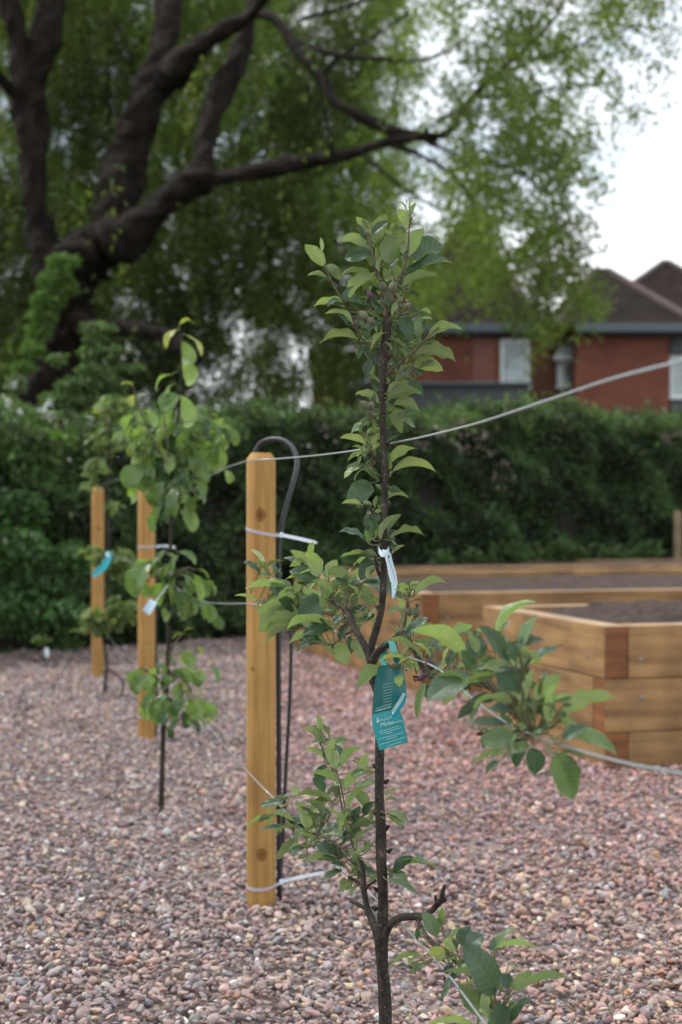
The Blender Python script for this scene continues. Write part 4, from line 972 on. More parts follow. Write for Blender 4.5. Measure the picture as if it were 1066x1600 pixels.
RIGHT = """649 930 697 912 110 .5 m|638 928 621 913 130 .5 g|640 926 646 908 150 .4 g|636 935 618 922 120 .5 g|643 920 655 908 140 .4 g|632 966 611 946 60 .42 m|628 955 622 935 140 .4 g|641 990 668 966 42 .5 b|628 1002 648 984 150 .6 m|650 995 685 980 120 .4 m
705 999 736 978 148 .5 g|661 1033 606 1004 98 .42 m|671 1027 648 1006 98 .4 g|630 1028 595 1034 110 .38 g|616 1050 561 1078 122 .52 m|628 1054 625 1073 150 .75 g|634 1037 656 1047 60 .4 g|654 1050 640 1030 120 .5 g|684 1039 722 1042 60 .28 d|665 1067 653 1119 46 .3 m|680 1010 694 1020 60 .5 b|684 1012 672 996 60 .4 b|693 1030 701 1012 140 .3 y|700 1035 686 1048 50 .5 m|610 1040 632 1042 60 .5 b|640 1010 632 1022 120 .5 p|668 1012 690 1002 50 .4 d|712 1016 700 1040 30 .5 d|672 1060 690 1075 40 .5 d|690 1050 712 1062 40 .4 m"""
RIGHT2 = """735 1056 671 1094 42 .6 b|712 1074 694 1098 148 .7 m|776 995 834 944 82 .42 g|813 1015 838 965 52 .42 m|818 1038 875 1011 60 .32 d|810 1042 801 1007 150 .9 g|792 1042 742 987 80 .5 g|790 1035 752 982 48 .5 d|752 1028 736 994 15 .8 b|740 1045 722 1018 22 .6 d|757 1054 740 1040 40 .7 d|776 1057 722 1073 98 .38 m|797 1040 758 1043 25 .5 m|808 1080 782 1044 20 .85 b|821 1092 833 1048 140 .32 g|805 1030 796 1002 22 .6 d|800 1025 812 1000 30 .5 d|822 1040 832 1020 30 .5 b|846 1062 856 1052 60 .6 b|838 1086 834 1066 30 .5 d|742 1000 728 985 60 .5 m|724 1030 735 1012 140 .5 m
752 1095 717 1121 42 .42 d|776 1090 742 1108 112 .4 g|800 1097 768 1090 138 .6 m|815 1099 792 1082 128 .35 g|797 1112 764 1107 50 .5 b|788 1132 737 1130 48 .35 b|807 1152 752 1158 22 .55 m|796 1162 770 1185 130 .5 m|788 1178 740 1195 118 .28 m|818 1152 807 1196 20 .55 d|833 1168 835 1208 15 .75 d|868 1175 893 1243 28 .55 m|882 1150 958 1178 62 .4 m|877 1123 958 1092 128 .42 g|836 1092 874 1057 148 .5 g|868 1095 896 1088 118 .4 g|861 1135 865 1072 148 .28 g|849 1120 854 1078 20 .45 d|826 1120 840 1096 130 .5 m|862 1130 846 1143 30 .6 d|770 1140 756 1168 20 .5 d|875 1112 884 1120 30 .7 d|800 1130 782 1120 40 .5 d|812 1140 800 1160 30 .5 d|830 1150 850 1140 40 .4 m|790 1100 772 1105 40 .5 b|830 1128 822 1108 120 .4 m|756 1062 770 1080 40 .4 d|735 1062 722 1078 20 .6 d"""
LOWL = """506 1166 474 1139 128 .5 g|497 1147 496 1118 150 .4 g|503 1163 510 1150 60 .4 b|515 1194 477 1172 110 .4 g|519 1194 522 1155 148 .42 g|523 1196 524 1170 30 .3 b|534 1200 566 1172 128 .42 g|568 1208 574 1179 148 .55 g|563 1195 552 1184 120 .5 m|525 1222 491 1209 108 .6 m|508 1237 489 1217 30 .6 d|526 1246 522 1225 40 .6 d|540 1234 583 1207 118 .46 g|546 1262 588 1226 78 .58 m|519 1254 461 1246 100 .4 m|463 1243 457 1228 148 .6 g|441 1252 407 1259 40 .32 b|460 1287 424 1272 82 .4 g|426 1276 388 1298 110 .22 g|442 1292 406 1298 50 .28 b|472 1298 431 1301 100 .35 m|478 1296 464 1254 130 .55 g|505 1276 477 1252 120 .5 m
463 1311 436 1341 138 .38 m|475 1324 453 1332 30 .45 d|494 1323 468 1306 110 .4 m|531 1292 501 1298 58 .55 d|546 1299 510 1264 100 .38 g|531 1342 495 1321 42 .6 b|529 1347 477 1352 84 .52 m|534 1360 505 1377 60 .5 d|538 1371 537 1393 150 .45 m|555 1384 549 1400 40 .5 m|555 1319 584 1297 118 .35 g|550 1305 576 1279 100 .4 m|559 1338 588 1324 98 .4 m|546 1344 576 1358 60 .5 d|553 1284 563 1261 30 .55 d|568 1274 581 1254 40 .5 d|568 1358 589 1370 40 .6 d|603 1246 620 1235 128 .5 g|603 1268 637 1286 72 .55 m|611 1360 679 1356 94 .36 m|608 1374 653 1399 60 .26 m|500 1290 488 1275 120 .5 m|485 1270 470 1262 60 .5 b|515 1272 498 1262 40 .5 b|540 1316 527 1300 50 .5 m|556 1350 548 1330 60 .5 m|574 1330 566 1312 110 .4 m|520 1305 508 1322 50 .3 m|548 1280 560 1292 40 .5 d|560 1372 572 1352 40 .6 d|580 1380 590 1366 40 .6 m|480 1330 492 1312 120 .4 g|582 1286 592 1262 118 .4 m"""
LOWR = """683 1462 662 1427 22 .55 m|690 1446 692 1419 30 .45 m|653 1468 651 1451 30 .5 d|659 1493 610 1514 108 .26 m|690 1501 675 1482 150 .8 y|712 1485 694 1469 150 .8 y|706 1478 722 1450 100 .5 m|724 1480 736 1450 25 .85 b|730 1480 754 1462 25 .85 b|700 1505 716 1497 120 .5 m|774 1552 724 1478 22 .46 b|766 1547 698 1521 108 .32 m|769 1487 784 1463 24 .65 b|775 1481 835 1480 100 .4 g|807 1552 887 1530 98 .34 m|755 1584 720 1541 22 .55 m|766 1588 766 1546 150 .62 g|778 1608 776 1568 22 .9 b|797 1602 832 1560 60 .38 d|790 1600 818 1568 100 .3 g|745 1606 670 1604 110 .3 g|797 1541 781 1524 22 .8 b|720 1518 698 1542 60 .5 b|726 1500 742 1512 40 .6 b|738 1505 720 1520 60 .6 m|736 1515 716 1500 40 .6 b|752 1530 745 1510 30 .5 b|785 1585 797 1565 120 .5 y|700 1545 690 1560 30 .5 b|795 1505 802 1512 60 .5 m|770 1520 788 1536 40 .6 m|640 1505 652 1495 110 .4 m"""
def apple_foliage(parent):
    r = np.random.default_rng(11)
    lv = Leaves()
    groups = [(TOP, lambda px: 940.0, .35, 14), (LEFT, lambda px: 945 + (s_row(px) - 940) * .45, .4, 20), (RIGHT, lambda px: 950 + (s_row(min(px, 780)) - 940) * .9, .4, 20),
              (RIGHT2, lambda px: s_row(px) * (1.03 if 728 < px < 822 else 1.0), .4, 24), (LOWL, lambda px: 945 + (s_row(px) - 940) * .35, .4, 22), (LOWR, lambda px: 950 + (s_row(px) - 940) * .75, .4, 24)]
    bases = []
    for gi_, (txt, sf, dz, jit) in enumerate(groups):
        tag = 'TLRRLR'[gi_]
        for e in txt.replace('\n', '|').split('|'):
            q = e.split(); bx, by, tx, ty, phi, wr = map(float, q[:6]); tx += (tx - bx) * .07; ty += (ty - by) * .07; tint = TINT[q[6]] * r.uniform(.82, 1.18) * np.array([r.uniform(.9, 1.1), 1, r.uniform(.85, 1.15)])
            s0 = sf(bx); D0 = FPX / s0 + r.normal(0, jit) * .001 * (1.6 if q[6] == 'd' else 1) + (.02 if q[6] == 'd' else 0)
            ln = math.hypot(tx - bx, ty - by) / s0; D1 = D0 + r.uniform(-dz, dz) * ln - .08 * ln
            base = P(bx, by, FPX / D0); tip = P(tx, ty, FPX / D1)
            L = np.linalg.norm(tip - base)
            ph = phi + r.uniform(-6, 6)
            w_ = wr * 1.0 * (1.22 if 75 < phi < 135 else 1.08)
            lv.add(base, tip, ph, w_, tint, r, None, fold=(.85 if 75 < phi < 135 else .42), arch=(r.uniform(.05, .16) if phi > 60 else r.uniform(.02, .08)))
            bases.append((base, tint))
            # smaller leaves deeper in the same spur
            for _ in range(1 + int(r.random() < (.9 if tag == 'L' else .35)) if r.random() < {'T': .9, 'L': 1.1, 'R': 1.1}[tag] else 0):
                D2 = D0 + r.uniform(-.012, .045); an = r.uniform(0, 6.28) if r.random() < .5 else math.atan2(ty - by, tx - bx) + r.normal(0, .8)
                l2 = min(max(math.hypot(tx - bx, ty - by) * r.uniform(.55, .95), 16), 46) * (1.0 if wr > .3 else .7); ox, oy = r.normal(0, 5, 2)
                b2 = P(bx + ox, by + oy, FPX / D2); t2 = P(bx + ox + math.cos(an) * l2, by + oy + math.sin(an) * l2 * .85, FPX / (D2 + r.uniform(-.3, .5) * l2 / s0))
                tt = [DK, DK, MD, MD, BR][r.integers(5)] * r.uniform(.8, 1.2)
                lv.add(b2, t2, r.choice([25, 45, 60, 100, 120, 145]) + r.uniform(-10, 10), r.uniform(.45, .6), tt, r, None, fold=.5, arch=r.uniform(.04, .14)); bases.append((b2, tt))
    # one broad bright leaf reaching forward from the side branch
    lv.add(P(727, 1027, 1130), P(642, 987, 1190), 128, .27, BR * 1.0, r, None, fold=.6, arch=.12)
    bases.append((P(727, 1027, 1130), BR))
    return lv, bases
ap_bark = bark('apple_bark', (.016, .013, .010), (.050, .040, .030), 60, 210, .7, .004, (1, 1, .6), (.15, .125, .10))
twig_bark = bark('young_twig', (.060, .048, .03), (.14, .12, .075), 90, 0, .4, .002)
ta = empty('apple_tree', tuple(P(602, HY + 945, 945) * np.array([1, 1, 0])), 'young apple tree in sharp focus with teal and white labels tied on its stem', 'tree', 'young trained fruit trees')
def apl(name, pts, n, seg=14, lump=.12, sd=0, mat=None, parent=ta):
    v, f = limb(pts, n, seg, lump, sd); return mesh(name, v, f, mat or ap_bark, parent, True)
s0 = 945
trunk_a = apl('trunk', [(604, HY + s0 + 30, s0, 30), (603, 1680, s0, 21.3), (602, 1600, s0, 20.1), (600, 1540, s0, 19.7), (597, 1495, s0, 19.7), (596, 1462, s0, 22.1), (598, 1436, s0, 18.0), (598, 1390, s0, 16.8), (596, 1340, s0, 16.4), (595, 1290, s0, 16.0), (593, 1240, s0, 15.2), (593, 1190, s0, 13.9), (593, 1130, s0, 13.5), (590, 1085, s0, 13.1), (583, 1058, s0, 15.2), (581, 1035, s0, 15.6), (580, 1018, s0, 12.3), (583, 1000, s0, 11.9), (589, 980, s0, 11.5), (595, 958, s0, 11.1), (598, 932, s0, 10.7), (600, 900, s0, 10.7), (600, 865, s0, 10.2), (600, 820, s0, 10.2), (601, 780, s0, 10.2), (601, 735, s0, 10.2), (599, 690, s0, 10.7), (598, 640, s0, 10.2), (598, 600, s0, 10.7), (599, 565, s0, 13.6), (603, 530, s0, 14.1), (606, 500, s0, 12.6), (606, 484, s0, 6)], 190, 18, .09, 1)
# buds and knots on the trunk
mb = MB(); rk = np.random.default_rng(5)
for (kx, ky, side_) in ((587, 1198, -1), (603, 1222, 1), (588, 1272, -1), (604, 1294, 1), (590, 1340, 0), (606, 692, 1), (594, 745, -1), (606, 790, 1), (586, 982, 1), (592, 950, -1), (608, 1330, 1), (586, 1420, -1), (606, 560, 1), (594, 660, -1), (606, 850, 1), (588, 1390, -1)):
    mb = MB(); c = P(kx, ky, s0); a = np.array([side_ * .6, -.6 if side_ == 0 else -.2, .5]); a = unit(a)
    v, f = tube(np.array([c - a * .003, c + a * .002, c + a * .0055, c + a * .008]), [.0040, .0034, .0020, .0006], 8, .1, int(kx)); mb.add(v, f); mb.build('bud', ap_bark, ta, True)
def br(pts, n=22, seg=10, sd=0, mat=None, lump=.12, name='branch'): return apl(name, pts, n, seg, lump, sd, mat)
sl = lambda px: 945 + (s_row(px) - 940) * .45
br([(581, 1040, s0, 12), (575, 1020, s0 - 4, 11), (564, 998, s0 - 10, 10.5), (554, 982, s0 - 18, 11), (547, 965, s0 - 24, 11), (540, 952, s0 - 32, 8), (520, 940, sl(520), 6)], 26, 12, 3)
sr = lambda px: 950 + (s_row(min(px, 780)) - 940) * .9
br([(582, 1035, s0, 14), (590, 1020, 955, 12), (600, 1010, 965, 11), (617, 999, 985, 10.5), (629, 990, 1000, 13), (640, 1003, 1015, 9), (652, 1026, 1030, 9), (668, 1052, 1045, 9), (690, 1060, sr(690), 7), (720, 1060, s_row(720) * .985, 7), (760, 1072, s_row(760) * .985, 8), (795, 1098, s_row(795) * .985, 8), (822, 1135, s_row(822) * .985, 9), (836, 1148, s_row(836) * .985, 6)], 60, 12, 4)
br([(630, 988, 1000, 6), (634, 965, 1000, 4.5), (637, 940, 1000, 3.8), (640, 925, 1000, 3)], 14, 8, 5, twig_bark, .05, 'twig')
sb = lambda px: 950 + (s_row(px) - 940) * .75
br([(596, 1485, s0, 14), (601, 1462, s0 + 2, 13), (612, 1443, s0 + 5, 12), (626, 1434, s0 + 10, 11.5), (645, 1432, s0 + 16, 11.5), (663, 1432, s0 + 22, 11), (676, 1422, s0 + 26, 10), (687, 1408, s0 + 30, 9.5)], 30, 12, 6)
br([(683, 1413, s0 + 29, 10), (690, 1404, s0 + 31, 8), (692, 1393, s0 + 32, 7), (696, 1383, s0 + 33, 5.5)], 10, 9, 7)
br([(684, 1412, s0 + 29, 6), (681, 1404, s0 + 29, 5), (680, 1399, s0 + 29, 4)], 6, 8, 8)
br([(688, 1410, s0 + 30, 7), (694, 1407, s0 + 31, 7), (698, 1404, s0 + 31, 6)], 6, 8, 9)
br([(652, 1434, s0 + 18, 8), (658, 1448, s0 + 26, 7), (668, 1464, s0 + 40, 6.5), (684, 1479, s0 + 60, 7), (704, 1496, s0 + 85, 6.5), (730, 1520, sb(730), 6), (755, 1552, sb(755), 6), (775, 1590, sb(775), 6), (785, 1640, sb(785), 5)], 34, 10, 10)
br([(592, 1462, s0, 15), (584, 1443, s0 - 4, 12), (576, 1425, s0 - 8, 11), (571, 1405, s0 - 12, 9.5), (568, 1380, s0 - 14, 9), (567, 1355, s0 - 16, 7), (560, 1338, s0 - 20, 5)], 24, 12, 11)
br([(575, 1420, s0 - 8, 7), (565, 1416, s0 - 12, 6.5), (556, 1411, s0 - 16, 7), (548, 1407, s0 - 20, 7)], 10, 10, 12)
br([(569, 1392, s0 - 13, 6), (558, 1378, s0 - 20, 5), (545, 1370, s0 - 28, 4.5)], 10, 8, 13)
br([(569, 1392, s0 - 13, 6), (578, 1382, s0 - 8, 4.5), (588, 1376, s0 - 5, 4)], 10, 8, 14)
so = lambda px: 945 + (s_row(px) - 940) * .35
br([(567, 1360, s0 - 16, 5), (556, 1336, so(556), 3.8), (546, 1302, so(546), 3.4), (537, 1273, so(537), 3.2), (529, 1233, so(529), 3), (522, 1203, so(522), 2.6), (508, 1178, so(508), 2.2), (498, 1158, so(498), 1.8)], 34, 7, 15, twig_bark, .05, 'twig')
br([(546, 1300, so(546), 3), (538, 1255, so(545), 2.8), (532, 1225, so(545), 2.6), (524, 1200, so(540), 2.2)], 14, 7, 16, twig_bark, .05, 'twig')
br([(560, 1340, so(560), 4), (530, 1322, so(530), 4), (500, 1305, so(500), 3.8), (475, 1300, so(475), 3.2), (455, 1285, so(455), 2.6), (440, 1262, so(440), 2)], 20, 7, 17, twig_bark, .05, 'twig')
br([(600, 545, s0, 5), (585, 540, s0 - 3, 3.5), (566, 530, s0 - 6, 3.6), (547, 492, s0 - 8, 3.6), (539, 475, s0 - 8, 3.4), (522, 447, s0 - 8, 3.2), (507, 416, s0 - 8, 2.8), (500, 400, s0 - 8, 2)], 30, 8, 18, twig_bark, .05, 'twig')
br([(604, 500, s0, 6), (600, 460, s0 + 2, 4.5), (591, 428, s0 + 3, 4), (583, 400, s0 + 4, 3.6), (577, 376, s0 + 4, 3), (575, 362, s0 + 4, 2)], 22, 8, 19, twig_bark, .05, 'twig')
br([(605, 495, s0, 6), (614, 462, s0 + 2, 4.5), (628, 428, s0 + 3, 4), (637, 396, s0 + 4, 3), (639, 366, s0 + 4, 2.4), (641, 335, s0 + 4, 1.8)], 24, 8, 20, twig_bark, .05, 'twig')
br([(600, 590, s0, 6), (614, 576, s0 + 4, 4.5), (630, 563, s0 + 8, 4.2), (650, 545, s0 + 10, 4), (672, 524, s0 + 12, 3.6), (686, 511, s0 + 12, 3)], 20, 8, 21, twig_bark, .05, 'twig')
br([(596, 575, s0, 8), (590, 562, s0 - 4, 7), (584, 552, s0 - 8, 5)], 8, 8, 22)
for i, pts in enumerate(([(597, 725, s0, 6), (588, 717, s0, 5), (577, 706, s0, 4.5)], [(597, 822, s0, 7), (588, 806, s0, 5.5), (578, 795, s0, 4), (568, 788, s0, 3)], [(597, 905, s0, 7), (590, 890, s0 + 2, 5), (586, 868, s0 + 4, 4)], [(597, 668, s0, 4), (588, 656, s0, 3), (581, 648, s0, 3)], [(604, 605, s0, 7), (612, 598, s0, 5), (620, 590, s0, 3.5)], [(603, 745, s0, 5), (607, 738, s0, 4), (611, 733, s0, 3)], [(603, 700, s0, 5), (606, 694, s0, 4.5), (607, 687, s0, 5)])):
    br(pts, 8, 8, 30 + i)
br([(546, 962, sl(546), 5), (520, 935, sl(520), 3.2), (507, 915, sl(507), 2.6), (495, 900, sl(495), 2)], 14, 7, 40, twig_bark, .05, 'twig')
br([(550, 978, sl(550), 6), (515, 960, sl(515), 4.5), (490, 950, sl(490), 3.5), (455, 925, sl(455), 2.6), (431, 905, sl(431), 2.2), (408, 880, sl(408), 1.6)], 26, 7, 41, twig_bark, .05, 'twig')
br([(550, 985, sl(550), 5), (535, 996, sl(535), 2.5), (520, 1008, sl(520), 2)], 8, 7, 42, twig_bark, .05, 'twig')
lv, bases = apple_foliage(ta)
# leaf stalks: join each leaf base to the nearest wood
wood_pts = []
for o in list(ta.children):
    me = o.data; co = np.empty(len(me.vertices) * 3, np.float32); me.vertices.foreach_get('co', co); wood_pts.append(co.reshape(-1, 3) + np.array(ta.location))
wood_pts = np.concatenate(wood_pts)
for base, tint in bases:
    dd = np.linalg.norm(wood_pts - base, axis=1); k = np.argmin(dd)
    if dd[k] < .0022: continue
    near = wood_pts[k]
    if dd[k] > .06: near = base + (near - base) * .06 / dd[k]
    sag = np.array([0, 0, -.1 * min(dd[k], .05)])
    pts = spline([near, (near + base) / 2 + sag, base], 6); vv, ff = tube(pts, [.0013, .0011, .0010, .0009, .0009, .0008], 5, caps=False); o_ = len(lv.v)
    lv.v += list(vv); lv.uv += [(.5, .5)] * len(vv); lv.c += [tint * .45 + np.array([.13, .11, .055])] * len(vv); lv.f += [tuple(x + o_ for x in q) for q in ff]
lv.build('foliage', apple_leaf, ta)
# fruitlets with their dried calyx
fr_m = plain('downy_fruit', (.105, .11, .060), .75, 0, .3, 60, .2); fp_m = plain('purple_fruit', (.075, .042, .050), .6, 0, .3, 60, .2)
cal_m = plain('dry_calyx', (.085, .055, .038), .9, 0, .3, 90, 0)
def fruitlet(px, py, s_, r_px, ang, mat=fr_m):
    c = P(px, py, s_); r_ = r_px / s_; a = unit(np.array([math.cos(ang), -.25, math.sin(ang)]))
    prof = [(-1.15, .08), (-1.0, .45), (-.7, .8), (-.2, 1.0), (.3, .98), (.7, .75), (.95, .42), (1.1, .3), (1.25, .34)]
    v, f = tube(np.array([c + a * r_ * t * 1.12 for t, _ in prof]), [r_ * k * .9 for _, k in prof], 12)
    o = mesh('fruitlet', v, f, mat, ta, True)
    mb = MB()
    for k in range(5):
        th = k * 1.257 + .3; u = unit(np.cross(a, [.2, 1, .1])); w_ = np.cross(a, u); d_ = a * .8 + (u * math.cos(th) + w_ * math.sin(th)) * .6
        vv, ff = tube(np.array([c + a * r_ * 1.2, c + a * r_ * 1.25 + d_ * r_ * .4, c + a * r_ * 1.25 + d_ * r_ * .85]), [r_ * .16, r_ * .12, r_ * .02], 4); mb.add(vv, ff)
    mb.build('calyx', cal_m, o)
    st = c - a * r_ * 1.1; vv, ff = tube(spline([st, st - a * .006 + np.array([0, 0, -.002]), st - a * .012 + np.array([.001, 0, -.006])], 5), .0012, 6); mesh('stalk', vv, ff, twig_bark, o, True)
for q in ((569, 633, 960, 7, 2.4), (580, 635, 955, 6.5, 1.2), (614, 449, 975, 7.5, 1.3), (599, 448, 970, 6.5, 2.0), (568, 493, 965, 7.5, 2.6), (579, 501, 965, 6, -.6), (637, 479, 970, 6, .6), (625, 470, 975, 5.5, 1.4), (650, 957, 1010, 7.5, 1.4), (641, 956, 1000, 6.5, 1.9), (616, 1040, 1000, 7, 3.0)): fruitlet(*q)
for q in ((672, 1037, 1060, 8.5, 2.0), (658, 1058, 1060, 7, 3.6), (820, 1046, 1300, 8.5, 1.5), (808, 1080, 1290, 6.5, 1.6), (785, 1079, 1250, 6.5, 1.9), (820, 1101, 1300, 6.5, 1.2), (578, 461, 960, 5, 2.0)): fruitlet(*q, fp_m)
dry_m = plain('dried_blossom', (.16, .065, .028), .9, 0, .3, 120, 0)
for (px, py, s_) in ((598, 462, 985), (632, 470, 985), (648, 1057, 1070), (752, 1147, 1200), (618, 465, 985), (735, 452 + 620, 1180)):
    mb = MB(); c = P(px, py, s_)
    for k in range(9):
        d_ = unit(rk.normal(size=3)); e_ = unit(np.cross(d_, rk.normal(size=3)))
        pa = c + d_ * .0055; mb.add([c - e_ * .0012, c + e_ * .0012, pa + e_ * .0014, pa - e_ * .0014, c - e_ * .0012 + d_ * .0005, pa + d_ * .0012], [(0, 1, 2, 3), (0, 4, 5, 3), (1, 4, 5, 2)])
    mb.build('dried_blossom', dry_m, ta)

# ------------------------------------------------------------------ labels tied on the tree
def ribbon(path, width_dir, width, mat, name, parent=None, th=.0005, nseg=40):
    """thin plastic strip along path; width direction given per control point"""
    p = spline(path, nseg); w = spline(width_dir, nseg); w = unit(w); hw = np.broadcast_to(width, (nseg,)) / 2 if np.ndim(width) < 2 else None
    t = unit(np.gradient(p, axis=0)); n = unit(np.cross(t, w)); v = []; f = []
    for i in range(nseg):
        for sx, sn in ((-1, -1), (1, -1), (1, 1), (-1, 1)): v.append(p[i] + w[i] * hw[i] * sx + n[i] * th * sn)
    for i in range(nseg - 1):
        for k in range(4): a = i * 4 + k; b_ = i * 4 + (k + 1) % 4; f.append((a, b_, b_ + 4, a + 4))
    f.append((0, 1, 2, 3)); f.append(tuple(range((nseg - 1) * 4, nseg * 4))[::-1])
    return mesh(name, v, f, mat, parent, False), p, w, n
teal_m = plain('teal_plastic', (.025, .31, .33), .30, 0, .06, 15, 0, .5)
teal_d = plain('dark_teal_plastic', (.014, .155, .15), .30, 0, .08, 15, 0, .5)
cyan_m = plain('cyan_plastic', (.02, .36, .44), .28, 0, .05, 15, 0, .5)
pale_m = plain('pale_print', (.45, .66, .66), .4, 0, .03, 15, 0)
white_m = plain('white_plastic', (.66, .80, .86), .30, 0, .03, 15, 0)
ink_m = plain('teal_ink', (.02, .16, .22), .5, 0, .1, 15, 0)
SL = 985.0
lab = empty('plant_label', tuple(P(608, 1110, SL)), 'teal plastic plant label looped round the fork of the stem with white print', 'label')
# lower sheet: a parallelogram hanging slightly turned
# outline of the hanging label, curved a little from top to bottom
def sheet(corners_rows, s_, bow, mat, name, th=.0005, nu=10, parent=lab, edge_m=None):
    """rows of (left px, left py, right px, right py); bow = forward depth per row"""
    rows = spline(corners_rows, 26); bw = spline(np.array(bow)[:, None] if np.ndim(bow) == 1 else bow, 26)
    v = []; f = []; n = 26
    for k in (0, 1):
        for i in range(n):
            for j in range(nu + 1):
                t = j / nu; x = rows[i, 0] + (rows[i, 2] - rows[i, 0]) * t; y = rows[i, 1] + (rows[i, 3] - rows[i, 1]) * t
                p = P(x, y, s_); q = (p - np.array([0, 0, CAMZ])); d_ = bw[i, 0] + .0035 * math.sin(math.pi * t) + k * th * 2
                v.append(p + unit(q) * d_)
    m = nu + 1
    for k in (0, 1):
        for i in range(n - 1):
            for j in range(nu):
                a = k * n * m + i * m + j; q = (a, a + 1, a + m + 1, a + m); f.append(q if k else q[::-1])
    for i in range(n - 1):
        for j in (0, nu): a = i * m + j; f.append((a, a + m, a + m + n * m, a + n * m))
    for j in range(nu):
        for i in (0, n - 1): a = i * m + j; f.append((a, a + 1, a + 1 + n * m, a + n * m))
    return mesh(name, v, f, mat, parent, False)
rowsA = [(592, 1040, 622, 1038), (586, 1066, 618, 1060), (583, 1090, 617, 1082), (581.5, 1117, 618, 1108)]
rowsB = [(581.5, 1117.5, 621, 1105), (582, 1135, 629, 1120), (587, 1153, 634, 1141), (593, 1172.5, 638, 1160)]
shA = sheet(rowsA, SL, [0, -.002, -.003, -.002], teal_d, 'dark_upper_panel')
shB = sheet(rowsB, SL, [-.002, -.003, -.001, .002], teal_m, 'lower_panel')
# curled tail of the strap in front
sheet([(612, 1040, 630, 1042), (614, 1062, 633, 1060), (613, 1085, 635, 1080), (612, 1105, 632, 1094)], SL + 8, [.004, 0, -.003, -.001], teal_d, 'curled_tail')
sheet([(634.5, 1078, 635.5, 1083), (627, 1092, 634, 1096), (617, 1108, 626, 1110), (613, 1120, 618, 1124)], SL + 12, [0, -.002, -.003, -.002], cyan_m, 'curled_tail_end')
sheet([(630, 1082, 634, 1084), (624, 1092, 629, 1094), (616, 1104, 620, 1108), (612, 1111, 614, 1117)], SL + 16, [0, -.001, -.001, 0], pale_m, 'pale_stripe')
# strap over the branch
ribbon([P(606, 1045, SL - 8), P(598, 1030, SL - 25), P(602, 1015, SL - 25), P(607, 1004, SL - 5), P(612, 1003, SL + 6), P(616, 1020, SL + 18), P(621, 1034, SL + 10), P(624, 1050, SL)], [(1, 0, .1)] * 8, .010, plain('sea_green_strap', (.05, .26, .24), .35, 0, .06, 20, 0), 'strap', lab)
# print on the label: readable lines as lettering, the fine print as rows of tiny dashes
def letter(txt, px, py, size_px, ang, s_, mat, parent, off=-.0042, shear=0):
    cu = bpy.data.curves.new('lettering', 'FONT'); cu.body = txt; cu.size = size_px / s_; cu.shear = shear; cu.extrude = .00008
    o = bpy.data.objects.new('lettering', cu); COL.objects.link(o)
    dg = bpy.context.evaluated_depsgraph_get(); me = bpy.data.meshes.new_from_object(o.evaluated_get(dg))
    bpy.data.objects.remove(o)
    q = bpy.data.objects.new('lettering', me); COL.objects.link(q); me.materials.clear(); me.materials.append(mat)
    p = P(px, py, s_); p = p + unit(p - np.array([0, 0, CAMZ])) * off
    q.parent = parent; q.location = tuple(p - parent_loc(parent)); q.rotation_euler = (math.radians(90), -math.radians(ang), 0); q['kind'] = 'thing'
    return q
AN = 15
letter('Frank P Ma', 594.5, 1127.5, 6.2, AN, SL, pale_m, shB)
letter('Malus', 594, 1136.5, 9.5, AN, SL, pale_m, shB, shear=.4)
letter('domestica', 608.5, 1132.5, 5.2, AN, SL, pale_m, shB, shear=.2)
def fine_print(rows, s_, mat, parent, off=-.0040, dy=.9, name='fine_print'):
    mb = MB(); r = np.random.default_rng(3)
    for (x0, y0, x1, y1) in rows:
        L_ = math.hypot(x1 - x0, y1 - y0); t = 0; d_ = unit(np.array([x1 - x0, 0, -(y1 - y0)]))
        while t < L_:
            w = r.uniform(1.0, 3.6); w = min(w, L_ - t); 
            if w < .4: break
            p = P(x0 + (x1 - x0) * (t + w / 2) / L_, y0 + (y1 - y0) * (t + w / 2) / L_, s_); p = p + unit(p - np.array([0, 0, CAMZ])) * off
            mb.box(p, (w / 2 / s_, .0001, dy / 2 / s_), [d_, [0, 1, 0], np.cross(d_, [0, 1, 0])]); t += w + .8
    o = mb.build(name, mat, parent); return o
fine_print([(592, 1143.5, 623, 1134.5), (594, 1146.5, 628, 1136.5), (604, 1147, 613, 1144), (592, 1155, 630, 1144.5), (604, 1155.5, 620, 1150.5), (594, 1163.5, 634, 1151.5), (605, 1166, 628, 1158.5)], SL, pale_m, shB, -.0048)
fine_print([(599, 1070 + k * 4.6, 615, 1066.5 + k * 4.6) for k in range(8)] + [(588, 1107, 614, 1100)], SL, pale_m, shA, -.0062, .6)
fine_print([(587, 1111, 612, 1104)], SL, pale_m, shA, -.0062, 1.6)
# tree emblem
mb = MB()
for (dx, dy, w, h) in ((0, -3.2, 1.6, 1.6), (0, -1.4, 2.8, 1.6), (0, .6, 4.0, 1.6), (0, 2.4, 5.2, 1.6), (0, 4.2, .9, 1.8)):
    p = P(590.5 + dx + dy * .12, 1125 + dy, SL); p = p + unit(p - np.array([0, 0, CAMZ])) * -.0042
    d_ = unit(np.array([1, 0, .25])); mb.box(p, (w / 2 / SL, .0001, h / 2 / SL), [d_, [0, 1, 0], np.cross(d_, [0, 1, 0])])
mb.build('tree_emblem', pale_m, shB)
